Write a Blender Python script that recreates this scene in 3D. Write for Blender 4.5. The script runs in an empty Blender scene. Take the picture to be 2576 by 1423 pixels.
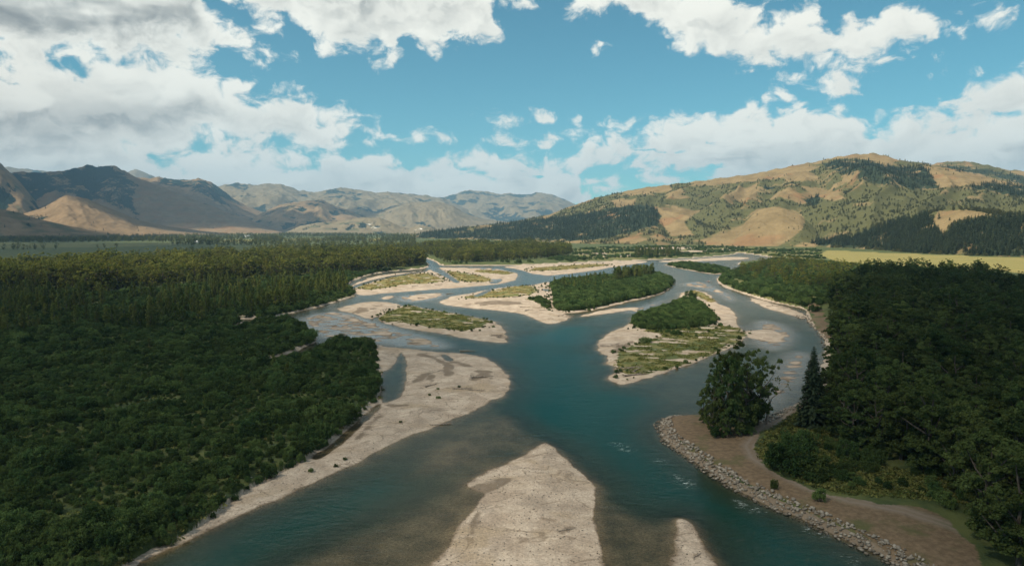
import bpy, math, random
import numpy as np
from mathutils import Vector, Matrix

random.seed(7)
SC = bpy.context.scene
COL = SC.collection

# ------------------------------------------------------------------ camera
CAM_H = 50.0                      # drone height above the water, metres
W0, H0, FOC = 2576.0, 1423.0, 2576.0 * 24 / 36   # survey sheet: picture size and focal length used to measure the place
HORIZ = 568.0
PITCH = math.atan((H0 / 2 - HORIZ) / FOC)
cam = bpy.data.cameras.new('camera')
cam.sensor_width = 36; cam.lens = 24; cam.clip_start = 0.5; cam.clip_end = 90000
camo = bpy.data.objects.new('camera', cam); COL.objects.link(camo)
camo.location = (0, 0, CAM_H)
camo.rotation_euler = (math.pi / 2 - PITCH, 0, 0)
SC.camera = camo

# ------------------------------------------------------------------ light
SUN_AZ, SUN_EL = math.radians(-124), math.radians(48)   # azimuth from +Y towards +X
SUN = np.array([math.sin(SUN_AZ) * math.cos(SUN_EL), math.cos(SUN_AZ) * math.cos(SUN_EL), math.sin(SUN_EL)])
sl = bpy.data.lights.new('sun', 'SUN'); sl.energy = 5.0; sl.angle = math.radians(0.6); sl.color = (1.0, 0.88, 0.69)
so = bpy.data.objects.new('sun', sl); COL.objects.link(so)
so.rotation_euler = Vector(-SUN).to_track_quat('-Z', 'Y').to_euler()

SC.view_settings.view_transform = 'Standard'
SC.view_settings.look = 'None'
SC.view_settings.exposure = 0.75
SC.view_settings.gamma = 1.0
SC.view_settings.use_curve_mapping = False
cy = SC.cycles
cy.max_bounces = 5; cy.diffuse_bounces = 2; cy.glossy_bounces = 2; cy.transmission_bounces = 3
cy.transparent_max_bounces = 10; cy.volume_bounces = 0
cy.sample_clamp_indirect = 4.0
cy.caustics_reflective = False; cy.caustics_refractive = False
cy.use_denoising = True


# ------------------------------------------------------------------ node helper
class NT:
    def __init__(self, tree):
        self.t = tree; self.n = tree.nodes; self.l = tree.links

    def put(self, sock, v):
        if v is None: return
        if isinstance(v, bpy.types.NodeSocket): self.l.new(v, sock)
        elif hasattr(sock, 'default_value'):
            if isinstance(v, (int, float)) and sock.type in ('RGBA', 'VECTOR'):
                v = (v, v, v, 1.0) if sock.type == 'RGBA' else (v, v, v)
            elif sock.type == 'RGBA' and len(v) == 3: v = (*v, 1.0)
            sock.default_value = v

    def node(self, kind, ins=(), out=0, **props):
        nd = self.n.new(kind)
        for k, v in props.items(): setattr(nd, k, v)
        if isinstance(ins, dict):
            for k, v in ins.items(): self.put(nd.inputs[k], v)
        else:
            for i, v in enumerate(ins): self.put(nd.inputs[i], v)
        return nd.outputs[out]

    def m(self, op, a, b=None, c=None, clamp=False):
        return self.node('ShaderNodeMath', (a, b, c), operation=op, use_clamp=clamp)

    def vm(self, op, a, b=None, out=0):
        nd = self.n.new('ShaderNodeVectorMath'); nd.operation = op
        self.put(nd.inputs[0], a); self.put(nd.inputs[1], b)
        return nd.outputs[out]

    def scale(self, v, s):
        nd = self.n.new('ShaderNodeVectorMath'); nd.operation = 'SCALE'
        self.put(nd.inputs[0], v); self.put(nd.inputs['Scale'], s)
        return nd.outputs[0]

    def mix(self, f, a, b, blend='MIX'):
        nd = self.n.new('ShaderNodeMix'); nd.data_type = 'RGBA'; nd.blend_type = blend
        self.put(nd.inputs[0], f); self.put(nd.inputs[6], a); self.put(nd.inputs[7], b)
        return nd.outputs[2]

    def mixf(self, f, a, b):
        nd = self.n.new('ShaderNodeMix'); nd.data_type = 'FLOAT'
        self.put(nd.inputs[0], f); self.put(nd.inputs[2], a); self.put(nd.inputs[3], b)
        return nd.outputs[0]

    def ss(self, v, lo, hi, to0=0.0, to1=1.0, kind='SMOOTHSTEP'):
        return self.node('ShaderNodeMapRange', (v, lo, hi, to0, to1), interpolation_type=kind)

    def noise(self, vec, scale, detail=4.0, rough=0.55, dist=0.0, lac=2.0, dim='3D'):
        return self.node('ShaderNodeTexNoise', {'Vector': vec, 'Scale': scale, 'Detail': detail, 'Roughness': rough,
                                                'Lacunarity': lac, 'Distortion': dist}, noise_dimensions=dim)

    def xyz(self, v):
        nd = self.n.new('ShaderNodeSeparateXYZ'); self.put(nd.inputs[0], v); return nd.outputs

    def comb(self, x=0.0, y=0.0, z=0.0):
        return self.node('ShaderNodeCombineXYZ', (x, y, z))


def material(name):
    mt = bpy.data.materials.new(name); mt.use_nodes = True
    mt.node_tree.nodes.clear()
    nt = NT(mt.node_tree)
    out = nt.n.new('ShaderNodeOutputMaterial')
    return mt, nt, out


# ------------------------------------------------------------------ survey: sheet point -> direction / place on the valley floor
cp, sp_ = math.cos(PITCH), math.sin(PITCH)


def ray(u, v):
    cx = (np.asarray(u, float) - W0 / 2) / FOC; cyy = (H0 / 2 - np.asarray(v, float)) / FOC
    return cx, cp + cyy * sp_, -sp_ + cyy * cp


def ground_at(pts, z=0.0):
    p = np.asarray(pts, float); dx, dy, dz = ray(p[:, 0], p[:, 1])
    dz = np.minimum(dz, -0.004)
    t = (z - CAM_H) / dz
    return np.stack([dx * t, dy * t], 1)


def az_tan(pts):
    p = np.asarray(pts, float); dx, dy, dz = ray(p[:, 0], p[:, 1])
    return np.arctan2(dx, dy), dz / np.hypot(dx, dy)


def sheet(X, Y, Z):
    zz = Z - CAM_H
    f = Y * cp - zz * sp_; up = Y * sp_ + zz * cp
    f = np.where(f < 0.1, 0.1, f)
    return W0 / 2 + X / f * FOC, H0 / 2 - up / f * FOC


# ------------------------------------------------------------------ sky: Nishita with banks of cumulus
def build_world():
    w = bpy.data.worlds.new('World'); SC.world = w; w.use_nodes = True
    w.node_tree.nodes.clear(); nt = NT(w.node_tree)
    out = nt.n.new('ShaderNodeOutputWorld')
    sky = nt.n.new('ShaderNodeTexSky'); sky.sky_type = 'NISHITA'; sky.sun_disc = False
    sky.sun_elevation = SUN_EL; sky.sun_rotation = SUN_AZ
    sky.altitude = 1700; sky.air_density = 1.0; sky.dust_density = 0.35; sky.ozone_density = 0.35
    skyc = nt.mix(1.0, sky.outputs[0], SKY_TINT, 'MULTIPLY')
    d = nt.node('ShaderNodeTexCoord', out=0)
    x, y, z = nt.xyz(nt.vm('NORMALIZE', d))
    az = nt.m('ARCTAN2', x, y)
    el = nt.m('ARCSINE', z)
    AZ0, AZ1, ELM = -0.95, 0.95, 0.60

    def curve(pts):
        a, t = az_tan(pts); e = np.arctan(t)
        o = np.argsort(a); a, e = a[o], e[o]
        P = [(float((ai - AZ0) / (AZ1 - AZ0)), float(np.clip(ei / ELM * 0.8 + 0.2, 0, 1))) for ai, ei in zip(a, e)]

        def mk(fac):
            nd = nt.n.new('ShaderNodeFloatCurve'); c = nd.mapping.curves[0]
            nd.mapping.extend = 'HORIZONTAL'
            c.points[0].location = P[0]; c.points[1].location = P[-1]
            for q in P[1:-1]: c.points.new(*q)
            for q in c.points: q.handle_type = 'VECTOR'
            nd.mapping.update()
            nd.inputs[0].default_value = 1.0
            nt.put(nd.inputs[1], fac)
            return nt.m('MULTIPLY', nt.m('SUBTRACT', nd.outputs[0], 0.2), ELM / 0.8)
        return mk

    # each bank: line of the tops, line of the undersides, how grey its underside is, how far the noise bites
    banks = [
        ([(-900, -500), (-200, -450), (300, -330), (470, -150), (505, -20), (522, 8), (560, 40), (620, 75), (652, 95), (700, 140), (740, 155), (770, 190), (1000, 500)],
         [(-900, 110), (0, 150), (100, 165), (180, 160), (250, 160), (300, 168), (350, 158), (380, 142), (430, 142), (470, 138), (520, 142), (560, 135), (600, 143), (660, 155), (700, 163), (740, 159), (770, 150), (1000, 120)], 0.95),
        ([(-900, 100), (0, 150), (200, 160), (340, 152), (400, 138), (470, 145), (500, 170), (540, 172), (560, 200), (590, 200), (620, 235), (640, 250), (680, 240), (720, 234), (760, 248), (800, 268), (812, 287), (860, 283), (890, 293), (905, 312), (930, 304), (955, 320), (990, 400), (1200, 700)],
         [(-900, 560), (0, 470), (250, 425), (400, 385), (500, 355), (560, 347), (640, 348), (700, 354), (780, 373), (860, 367), (875, 346), (905, 330), (955, 323), (990, 320), (1200, 300)], 0.42),
        ([(-900, 300), (0, 300), (200, 308), (400, 400), (430, 398), (480, 385), (520, 360), (560, 350), (620, 350), (640, 365), (690, 380), (700, 408), (740, 408), (760, 400), (800, 393), (820, 374), (850, 377), (880, 400), (920, 384), (945, 379), (975, 399), (1010, 409), (1040, 422), (1080, 428), (1110, 405), (1160, 387), (1230, 384), (1310, 394), (1400, 397), (1455, 405), (1472, 360), (1480, 354), (1540, 350), (1600, 344), (1625, 324), (1660, 318), (1690, 273), (1720, 279), (1740, 294), (1790, 299), (1830, 289), (1860, 269), (1890, 264), (1900, 279), (1930, 256), (1970, 284), (2010, 268), (2060, 298), (2090, 284), (2130, 289), (2160, 309), (2230, 314), (2270, 304), (2340, 289), (2440, 288), (2500, 263), (2576, 264), (3300, 200)],
         [(-900, 700), (0, 700), (1130, 700), (1430, 560), (1460, 470), (1480, 410), (1560, 402), (1640, 425), (1700, 432), (1800, 455), (1880, 560), (2100, 640), (3300, 700)], 0.26),
        ([(300, 300), (520, 80), (545, -20), (600, -200), (900, -300), (1130, -250), (1200, -80), (1250, 50), (1275, 110), (1310, 200), (1350, 180), (1395, 70), (1430, 12), (1465, -40), (1600, -60), (1810, -50), (1838, 2), (1880, 22), (1935, 28), (1965, 6), (2000, 6), (2055, 20), (2070, 50), (2095, 60), (2115, 46), (2140, 29), (2180, 29), (2218, 34), (2230, 3), (2245, -8), (2275, -2), (2284, 20), (2330, 30), (2365, 40), (2405, 40), (2455, 54), (2530, 140)],
         [(300, 300), (520, -20), (560, -10), (580, 8), (620, 28), (650, 63), (700, 78), (740, 68), (780, 88), (802, 134), (850, 146), (880, 128), (930, 133), (990, 155), (1020, 133), (1050, 118), (1100, 138), (1112, 118), (1150, 108), (1200, 113), (1244, 97), (1275, 84), (1310, 60), (1350, 40), (1395, 44), (1418, 50), (1445, 56), (1480, 46), (1560, 45), (1605, 56), (1630, 76), (1685, 86), (1690, 108), (1715, 118), (1720, 148), (1765, 146), (1815, 157), (1855, 166), (1915, 169), (1990, 161), (2070, 166), (2115, 162), (2150, 176), (2180, 196), (2212, 186), (2205, 152), (2240, 146), (2280, 126), (2320, 110), (2352, 130), (2420, 112), (2400, 80), (2455, 58), (2530, 20)], 0.20),
        ([(1850, 260), (1940, 186), (1955, 180), (1988, 172), (2030, 184), (2080, 184), (2140, 194), (2175, 214), (2186, 234), (2215, 300), (2290, 300), (2322, 222), (2365, 211), (2450, 203), (2512, 184), (2576, 168), (3300, 60)],
         [(1850, 150), (1940, 182), (1985, 205), (2035, 238), (2065, 252), (2110, 246), (2160, 252), (2186, 240), (2215, 240), (2290, 210), (2340, 240), (2365, 285), (2440, 310), (2576, 330), (3300, 400)], 0.30),
    ]
    mk = [(curve(a), curve(b), g) for a, b, g in banks]
    puffs = []
    for u, v, a, b in [(1288, 358, 36, 20), (1376, 358, 36, 22), (1352, 301, 72, 13), (1062, 352, 64, 12), (1602, 303, 50, 8), (1493, 131, 13, 9), (732, 224, 20, 12), (1322, 10, 38, 16), (2515, 37, 26, 10), (1976, 243, 14, 17), (930, 364, 34, 4), (1220, 352, 24, 9),
                       (1510, 460, 80, 17), (1700, 448, 70, 15), (1600, 500, 120, 9), (1420, 425, 60, 12), (1430, 338, 18, 7)]:
        A, T = az_tan([(u, v)]); puffs.append((float(A[0]), float(math.atan(T[0])), a / FOC, b / FOC))

    vec = nt.comb(az, nt.m('MULTIPLY', el, 1.4), 0.0)
    warp = nt.n.new('ShaderNodeTexNoise'); warp.noise_dimensions = '2D'; warp.inputs['Scale'].default_value = 16; warp.inputs['Detail'].default_value = 2
    nt.put(warp.inputs['Vector'], vec)
    off = nt.scale(nt.vm('SUBTRACT', warp.outputs['Color'], (0.5, 0.5, 0.5)), 0.034)
    v2 = nt.vm('ADD', vec, off)
    LX, LY = -0.0075, 0.0095            # towards the sun, seen on the sky
    v3 = nt.vm('ADD', v2, (LX, LY * 1.4, 0.0))

    def bill(v, det):
        vo = nt.node('ShaderNodeTexVoronoi', {'Vector': v, 'Scale': 26.0, 'Detail': det, 'Roughness': 0.55, 'Lacunarity': 2.15}, feature='F1', normalize=True, voronoi_dimensions='2D')
        return nt.m('SUBTRACT', 0.36, vo)
    n1 = nt.noise(v2, 24.0, 7.0, 0.62, dim='2D')
    n1b = nt.noise(v3, 24.0, 4.0, 0.62, dim='2D')

    def rough(n, b): return nt.m('ADD', nt.m('MULTIPLY', nt.m('SUBTRACT', n, 0.5), 0.080), nt.m('MULTIPLY', b, 0.048))
    r0 = rough(n1, bill(v2, 3.0)); r1 = rough(n1b, bill(v3, 1.0))

    w_ = nt.xyz(off)
    azw = nt.m('ADD', az, nt.m('MULTIPLY', w_[0], 0.7)); elw = nt.m('ADD', el, nt.m('MULTIPLY', w_[1], 0.45))

    def cover(az_, el_, main):
        fac = nt.m('DIVIDE', nt.m('SUBTRACT', az_, AZ0), AZ1 - AZ0)
        cov = None; grey = None
        for j, (tp, bt, g) in enumerate(mk):
            tt, bb = tp(fac), bt(fac)
            c = nt.m('MINIMUM', nt.m('SUBTRACT', tt, el_), nt.m('SUBTRACT', el_, bb))
            if j == 2:      # streaks of blue tear the bank along the horizon
                st = nt.noise(nt.comb(nt.m('MULTIPLY', az_, 7.0), nt.m('MULTIPLY', el_, 40.0), 0.0), 1.0, 3.0, 0.6, dim='2D')
                gap = nt.m('MULTIPLY', nt.ss(st, 0.48, 0.64), nt.ss(nt.m('ABSOLUTE', nt.m('SUBTRACT', az_, 0.14)), 0.10, 0.26, 0.030, 0.006))
                c = nt.m('SUBTRACT', nt.m('MINIMUM', c, 0.05), nt.m('MULTIPLY', gap, nt.ss(c, 0.0, 0.03)))
            c = nt.m('MINIMUM', nt.m('ADD', c, 0.006) if j in (1, 2) else c, 0.06)
            if main:
                ins = nt.ss(c, -0.005, 0.02)
                hgt = nt.ss(nt.m('DIVIDE', nt.m('SUBTRACT', el_, bb), nt.m('MAXIMUM', nt.m('SUBTRACT', tt, bb), 0.02)), 0.0, 0.9, 1.0, 0.0, 'LINEAR')
                gg = nt.m('MULTIPLY', ins, nt.m('MULTIPLY', hgt, g))
                grey = gg if grey is None else nt.m('MAXIMUM', grey, gg)
            cov = c if cov is None else nt.m('MAXIMUM', cov, c)
        if main:
            p2 = nt.comb(az_, el_, 0.0)
            for pa, pe, ra, re in puffs:
                q = nt.vm('LENGTH', nt.vm('MULTIPLY', nt.vm('SUBTRACT', p2, (pa, pe, 0.0)), (1 / ra, 1 / re, 0.0)), out=1)
                cov = nt.m('MAXIMUM', cov, nt.m('MULTIPLY_ADD', q, -min(ra, re) * 1.4, min(ra, re) * 1.4))
        # away from the part of the sky that was measured the same broken cumulus goes on
        low = nt.noise(vec, 2.6, 1.0, 0.5, dim='2D')
        gen = nt.m('MULTIPLY', nt.m('SUBTRACT', low, 0.50), 0.25)
        win = nt.m('MAXIMUM', nt.ss(nt.m('ABSOLUTE', az_), 0.72, 0.88), nt.ss(el_, 0.36, 0.46))
        return nt.mixf(win, cov, nt.m('MINIMUM', gen, 0.05)), grey

    C0, G0 = cover(azw, elw, True)
    C1, _ = cover(nt.m('ADD', azw, LX), nt.m('ADD', elw, LY), False)
    D0 = nt.m('ADD', nt.m('ADD', C0, r0), CBIAS); D1 = nt.m('ADD', nt.m('ADD', C1, r1), CBIAS)
    alpha = nt.ss(D0, -0.006, 0.016)
    # the side away from the sun is darker
    lit = nt.ss(nt.m('SUBTRACT', D0, D1), -0.022, 0.008)
    bg0 = nt.noise(v2, 9.0, 2.0, 0.5, dim='2D'); bg1 = nt.noise(nt.vm('ADD', v2, (LX * 3, LY * 4, 0.0)), 9.0, 2.0, 0.5, dim='2D')
    lit = nt.m('ADD', nt.m('MULTIPLY', lit, 0.6), nt.m('MULTIPLY', nt.ss(nt.m('SUBTRACT', bg0, bg1), -0.10, 0.05), 0.4))
    core = nt.ss(D0, 0.010, 0.07)
    shade = nt.m('MULTIPLY', nt.m('SUBTRACT', 1.0, lit), nt.mixf(core, 0.30, 0.85))
    big = nt.noise(nt.comb(az, nt.m('MULTIPLY', el, 2.6), 3.0), 7.0, 3.0, 0.55, dim='2D')
    gdark = nt.m('MULTIPLY', nt.m('MULTIPLY', G0, core), nt.ss(big, 0.30, 0.62))
    shade = nt.m('MINIMUM', nt.m('ADD', shade, gdark), 1.0)
    cl = nt.mix(shade, (0.64, 0.63, 0.565, 1), (0.275, 0.280, 0.265, 1))
    cl = nt.mix(nt.m('MULTIPLY', gdark, 0.85), cl, (0.078, 0.080, 0.083, 1))
    cl = nt.mix(nt.ss(el, 0.0, 0.13, 0.15, 0.0), cl, (0.37, 0.42, 0.41, 1))
    col = nt.mix(nt.m('MULTIPLY', alpha, nt.ss(el, -0.02, 0.02)), skyc, cl)
    nt.l.new(nt.node('ShaderNodeBackground', (col, 1.0)), out.inputs['Surface'])
    w.cycles.sampling_method = 'NONE'


SKY_TINT = (0.0290, 0.0660, 0.0605, 1); CBIAS = -0.0050
build_world()


# ------------------------------------------------------------------ noise and polygons (numpy)
def _hash(ix, iy, seed):
    h = (ix.astype(np.int64) * 374761393 + iy.astype(np.int64) * 668265263 + seed * 1442695041) & 0xFFFFFFFF
    h = ((h ^ (h >> 13)) * 1274126177) & 0xFFFFFFFF
    return (h ^ (h >> 16)) & 0xFFFFFFFF


def gnoise(x, y, seed=0):
    x0 = np.floor(x); y0 = np.floor(y); fx = x - x0; fy = y - y0
    ix = x0.astype(np.int64); iy = y0.astype(np.int64)
    u = fx * fx * fx * (fx * (fx * 6 - 15) + 10); v = fy * fy * fy * (fy * (fy * 6 - 15) + 10)

    def g(ax, ay, px, py):
        a = _hash(ax, ay, seed) * (2 * math.pi / 4294967296.0)
        return np.cos(a) * px + np.sin(a) * py
    a = g(ix, iy, fx, fy); b = g(ix + 1, iy, fx - 1, fy); c = g(ix, iy + 1, fx, fy - 1); d = g(ix + 1, iy + 1, fx - 1, fy - 1)
    return (a + u * (b - a) + v * (c + u * (d - c) - (a + u * (b - a)))) * 1.4


def fbm(x, y, octs=4, seed=0, gain=0.5):
    s = np.zeros_like(x, dtype=float); a = 1.0; f = 1.0; t = 0
    for i in range(octs):
        s += a * gnoise(x * f + 17.3 * i, y * f - 9.1 * i, seed + i); t += a; a *= gain; f *= 2.03
    return s / t * 1.3


def chaikin(p, it=2):
    for _ in range(it):
        q = np.roll(p, -1, 0)
        p = np.stack([0.75 * p + 0.25 * q, 0.25 * p + 0.75 * q], 1).reshape(-1, 2)
    return p


def seg_polygon_sd(P, X, Y, pad=80.0, far=-200.0):
    """signed distance, positive inside; points far outside get `far`"""
    res = np.full(X.shape, far)
    lo = P.min(0) - pad; hi = P.max(0) + pad
    k = np.nonzero((X > lo[0]) & (X < hi[0]) & (Y > lo[1]) & (Y < hi[1]))[0]
    if len(k) == 0: return res
    x = X[k]; y = Y[k]
    d2 = np.full(x.shape, 1e18); ins = np.zeros(x.shape, bool)
    for i in range(len(P)):
        ax, ay = P[i]; bx, by = P[(i + 1) % len(P)]
        ex, ey = bx - ax, by - ay; L = ex * ex + ey * ey
        if L < 1e-9: continue
        wx = x - ax; wy = y - ay
        t = np.clip((wx * ex + wy * ey) / L, 0, 1)
        d2 = np.minimum(d2, (wx - t * ex) ** 2 + (wy - t * ey) ** 2)
        if ay != by:
            c = ((ay > y) != (by > y)) & (x < ex * (y - ay) / ey + ax)
            ins ^= c
    d = np.sqrt(d2)
    res[k] = np.where(ins, d, -d)
    return res


def inside(P, x, y):
    ins = np.zeros(x.shape, bool)
    for i in range(len(P)):
        ax, ay = P[i]; bx, by = P[(i + 1) % len(P)]
        if ay != by:
            ins ^= ((ay > y) != (by > y)) & (x < (bx - ax) * (y - ay) / (by - ay) + ax)
    return ins


def smooth(a, lo, hi):
    t = np.clip((a - lo) / (hi - lo), 0, 1); return t * t * (3 - 2 * t)


# ------------------------------------------------------------------ the valley: outlines of the braided river
CORRIDOR = [(150, 1620), (338, 1430), (365, 1404), (452, 1362), (509, 1336), (560, 1292), (602, 1262), (640, 1232), (727, 1186), (795, 1145), (831, 1122), (883, 1072),
            (961, 1001), (963, 975), (956, 934), (953, 882), (935, 868), (878, 862), (841, 866), (800, 880), (769, 893), (735, 902), (675, 911), (672, 904), (730, 890), (775, 868),
            (802, 858), (784, 845), (769, 824), (743, 814), (701, 809), (650, 812), (560, 836), (460, 847), (458, 841), (560, 828), (625, 808), (571, 808), (570, 802), (640, 803),
            (675, 801), (753, 783), (810, 770), (852, 757), (904, 741), (883, 726), (867, 718), (889, 705), (930, 690), (980, 682), (1024, 679), (1077, 674), (1080, 662), (1055, 651),
            (1066, 647), (1096, 657), (1108, 668), (1149, 668), (1258, 668), (1336, 666), (1399, 663), (1492, 658), (1555, 657), (1602, 655), (1690, 651), (1755, 648), (1843, 641),
            (1858, 635), (1908, 641), (1950, 648), (1950, 654), (1886, 656), (1850, 663), (1884, 669), (1850, 684), (1825, 690), (1803, 699), (1806, 712), (1838, 728), (1880, 741),
            (1932, 757), (1974, 767), (2025, 776), (2032, 802), (2041, 819), (2077, 856), (2080, 892), (2069, 934), (2068, 975), (2042, 1000), (1994, 1022), (1942, 1046), (1922, 1064),
            (1900, 1067), (1830, 1050), (1755, 1044), (1664, 1054), (1659, 1072), (1678, 1112), (1729, 1146), (1781, 1184), (1844, 1226), (1922, 1264), (2015, 1302), (2067, 1328),
            (2160, 1370), (2233, 1406), (2275, 1430), (2560, 1600), (2700, 2100), (300, 2100)]
BARS = {
    'left_point': [(300, 1440), (365, 1410), (460, 1366), (519, 1338), (623, 1289), (727, 1244), (831, 1194), (885, 1170), (959, 1129), (1037, 1093), (1103, 1070), (1190, 1036), (1233, 1014),
                   (1268, 992), (1283, 966), (1281, 940), (1263, 919), (1233, 904), (1190, 892), (1146, 886), (1100, 884), (1050, 878), (1000, 874), (940, 864), (900, 880), (930, 960), (940, 1000), (870, 1060),
                   (800, 1120), (720, 1170), (620, 1215), (520, 1300), (440, 1340), (300, 1400)],
    'green_oval': [(945, 800), (962, 786), (992, 774), (1030, 766), (1086, 780), (1149, 788), (1186, 797), (1245, 806), (1268, 824), (1278, 856), (1276, 863), (1240, 862), (1190, 855), (1100, 838), (1020, 826), (960, 812)],
    'tan_wedge': [(845, 776), (867, 772), (910, 761), (935, 757), (980, 761), (1011, 768), (985, 781), (955, 795), (938, 803), (915, 800), (895, 792)],
    'upper_meadow': [(868, 726), (900, 712), (930, 697), (985, 688), (1040, 684), (1082, 679), (1108, 671), (1196, 676), (1242, 679), (1289, 683), (1305, 691), (1298, 700), (1292, 706), (1267, 713), (1180, 722),
                     (1086, 728), (980, 736), (915, 744), (885, 738)],
    'log_bar': [(1103, 758), (1130, 745), (1189, 737), (1240, 727), (1274, 721), (1336, 717), (1383, 706), (1398, 724), (1400, 755), (1396, 778), (1420, 790), (1441, 798), (1414, 810), (1383, 816), (1361, 809),
                (1336, 797), (1299, 786), (1243, 780), (1180, 775), (1118, 767)],
    'willow_island': [(1380, 714), (1420, 708), (1500, 698), (1600, 690), (1650, 688), (1692, 701), (1695, 714), (1677, 733), (1632, 749), (1560, 763), (1480, 783), (1410, 790), (1390, 775), (1397, 745)],
    'far_strip': [(1258, 670), (1336, 667), (1492, 660), (1602, 656), (1640, 658), (1560, 669), (1500, 680), (1420, 690), (1383, 693), (1345, 690), (1305, 678)],
    'grassy_island': [(1508, 849), (1542, 831), (1586, 813), (1592, 796), (1620, 787), (1667, 774), (1699, 759), (1712, 734), (1755, 727), (1783, 740), (1799, 759), (1839, 774), (1852, 790), (1855, 815),
                      (1874, 837), (1883, 846), (1870, 862), (1824, 881), (1780, 901), (1699, 927), (1636, 949), (1605, 959), (1561, 972), (1540, 963), (1520, 945), (1549, 939), (1555, 924), (1517, 914), (1534, 902), (1508, 881), (1503, 872)],
    'fore_centre': [(1376, 1104), (1345, 1130), (1320, 1146), (1255, 1172), (1211, 1189), (1159, 1218), (1190, 1235), (1225, 1240), (1198, 1265), (1163, 1305), (1129, 1365), (1081, 1423), (1010, 1520), (900, 1750),
                    (1560, 1750), (1540, 1500), (1526, 1423), (1515, 1365), (1498, 1322), (1494, 1274), (1500, 1238), (1485, 1202), (1428, 1161)],
    'fore_small': [(1683, 1423), (1698, 1375), (1699, 1312), (1708, 1304), (1722, 1306), (1755, 1333), (1787, 1380), (1810, 1423), (1830, 1480), (1780, 1540), (1690, 1520), (1675, 1460)],
    'small_white': [(952, 750), (970, 745), (994, 743), (985, 752), (965, 753)],
    'small_middle': [(1022, 750), (1043, 741), (1085, 738), (1122, 737), (1090, 750), (1048, 756)],
    'right_shoal': [(1860, 832), (1890, 832), (1940, 828), (1976, 843), (1968, 859), (1920, 856), (1880, 852)],
    'right_spit': [(1878, 744), (1930, 759), (1975, 770), (2022, 786), (2030, 806), (1990, 792), (1930, 777), (1892, 760)],
    'green_shoal': [(1668, 664), (1720, 659), (1790, 667), (1846, 679), (1832, 688), (1790, 691), (1740, 681), (1690, 672)],
    'thin_spit': [(1440, 800), (1500, 784), (1560, 773), (1620, 772), (1600, 778), (1530, 787)],
    'arm_strip': [(1640, 657), (1755, 651), (1850, 645), (1900, 650), (1840, 654), (1760, 657), (1690, 660)],
}
BAR_LABEL = {
    'left_point': 'broad curving gravel point bar along the left bank with swirls of silt',
    'green_oval': 'gravel island with an oval green meadow in midstream',
    'tan_wedge': 'bare tan gravel wedge upstream of the oval green island',
    'upper_meadow': 'long pale gravel bar with yellow meadow patches near the cottonwood forest',
    'log_bar': 'gravel bar littered with driftwood beside the willow island',
    'willow_island': 'gravel island covered by dark willow thicket',
    'far_strip': 'white gravel strip under the far cottonwoods',
    'grassy_island': 'gravel and grass island right of the deep blue channel',
    'fore_centre': 'big bare pale gravel bar in the near foreground',
    'fore_small': 'small narrow gravel bar at the bottom edge',
    'small_white': 'tiny white gravel bar in the upper left channel',
    'small_middle': 'small gravel bar with a log in the upper left channel',
    'right_shoal': 'shallow gravel shoal behind the grassy island',
    'right_spit': 'narrow gravel spit along the right bank',
    'green_shoal': 'thin grassy island in the upper right channel',
    'thin_spit': 'thin gravel spit below the willow island',
    'arm_strip': 'thin far gravel strip in the upper right arm',
}
POOLS = [  # water lying inside bars or banks
    [(961, 935), (985, 929), (998, 906), (1003, 886), (1016, 888), (1022, 910), (1014, 934), (1023, 946), (1018, 975), (1006, 998), (985, 1008), (955, 1014)],
    [(1075, 674), (1106, 673), (1130, 690), (1157, 709), (1150, 713), (1132, 704), (1112, 692), (1088, 681)],
    [(1228, 712), (1238, 700), (1262, 700), (1262, 709), (1245, 714)],
    [(1185, 746), (1212, 735), (1238, 727), (1220, 741), (1200, 748)],
    [(1360, 725), (1385, 728), (1388, 733), (1370, 732)],
    [(1852, 797), (1885, 803), (1896, 815), (1885, 826), (1858, 824)],
    [(876, 724), (920, 708), (985, 693), (1075, 680), (1076, 683), (990, 696), (925, 712), (885, 728)],
    [(780, 1150), (831, 1124), (883, 1074), (935, 1030), (958, 1012), (950, 1030), (905, 1075), (850, 1122), (800, 1158)],
    [(1110, 890), (1128, 894), (1142, 908), (1128, 908), (1112, 898)],
    [(1600, 628), (1700, 625), (1735, 629), (1650, 633), (1600, 632)],
    [(1470, 640), (1600, 638), (1690, 640), (1600, 643), (1500, 644)],
]
DEEP = [
    [(1250, 890), (1330, 850), (1400, 825), (1480, 818), (1500, 850), (1500, 880), (1530, 960), (1570, 985), (1640, 1010), (1650, 1060), (1680, 1130), (1760, 1190), (1900, 1265), (2100, 1360), (2250, 1430), (2400, 1560), (1900, 1600),
     (1770, 1420), (1740, 1330), (1620, 1260), (1520, 1190), (1440, 1140), (1390, 1095), (1330, 1070), (1290, 1010), (1300, 950)],
    [(330, 1470), (470, 1385), (640, 1310), (850, 1235), (980, 1185), (1060, 1170), (1000, 1230), (880, 1290), (760, 1345), (650, 1400), (560, 1480)],
    [(960, 938), (985, 932), (1000, 920), (1014, 934), (1022, 946), (1017, 975), (1005, 998), (985, 1006), (962, 1008)],
    [(2035, 830), (2075, 865), (2070, 890), (2045, 880), (2020, 850)],
]
SHALLOW = [
    [(600, 1500), (700, 1415), (880, 1345), (1040, 1285), (1140, 1235), (1200, 1240), (1180, 1300), (1130, 1370), (1060, 1460)],
    [(1520, 1270), (1600, 1290), (1700, 1330), (1690, 1440), (1640, 1500), (1530, 1450)],
    [(1060, 1130), (1180, 1060), (1290, 1030), (1370, 1090), (1250, 1160), (1100, 1200), (980, 1210)],
]
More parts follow.
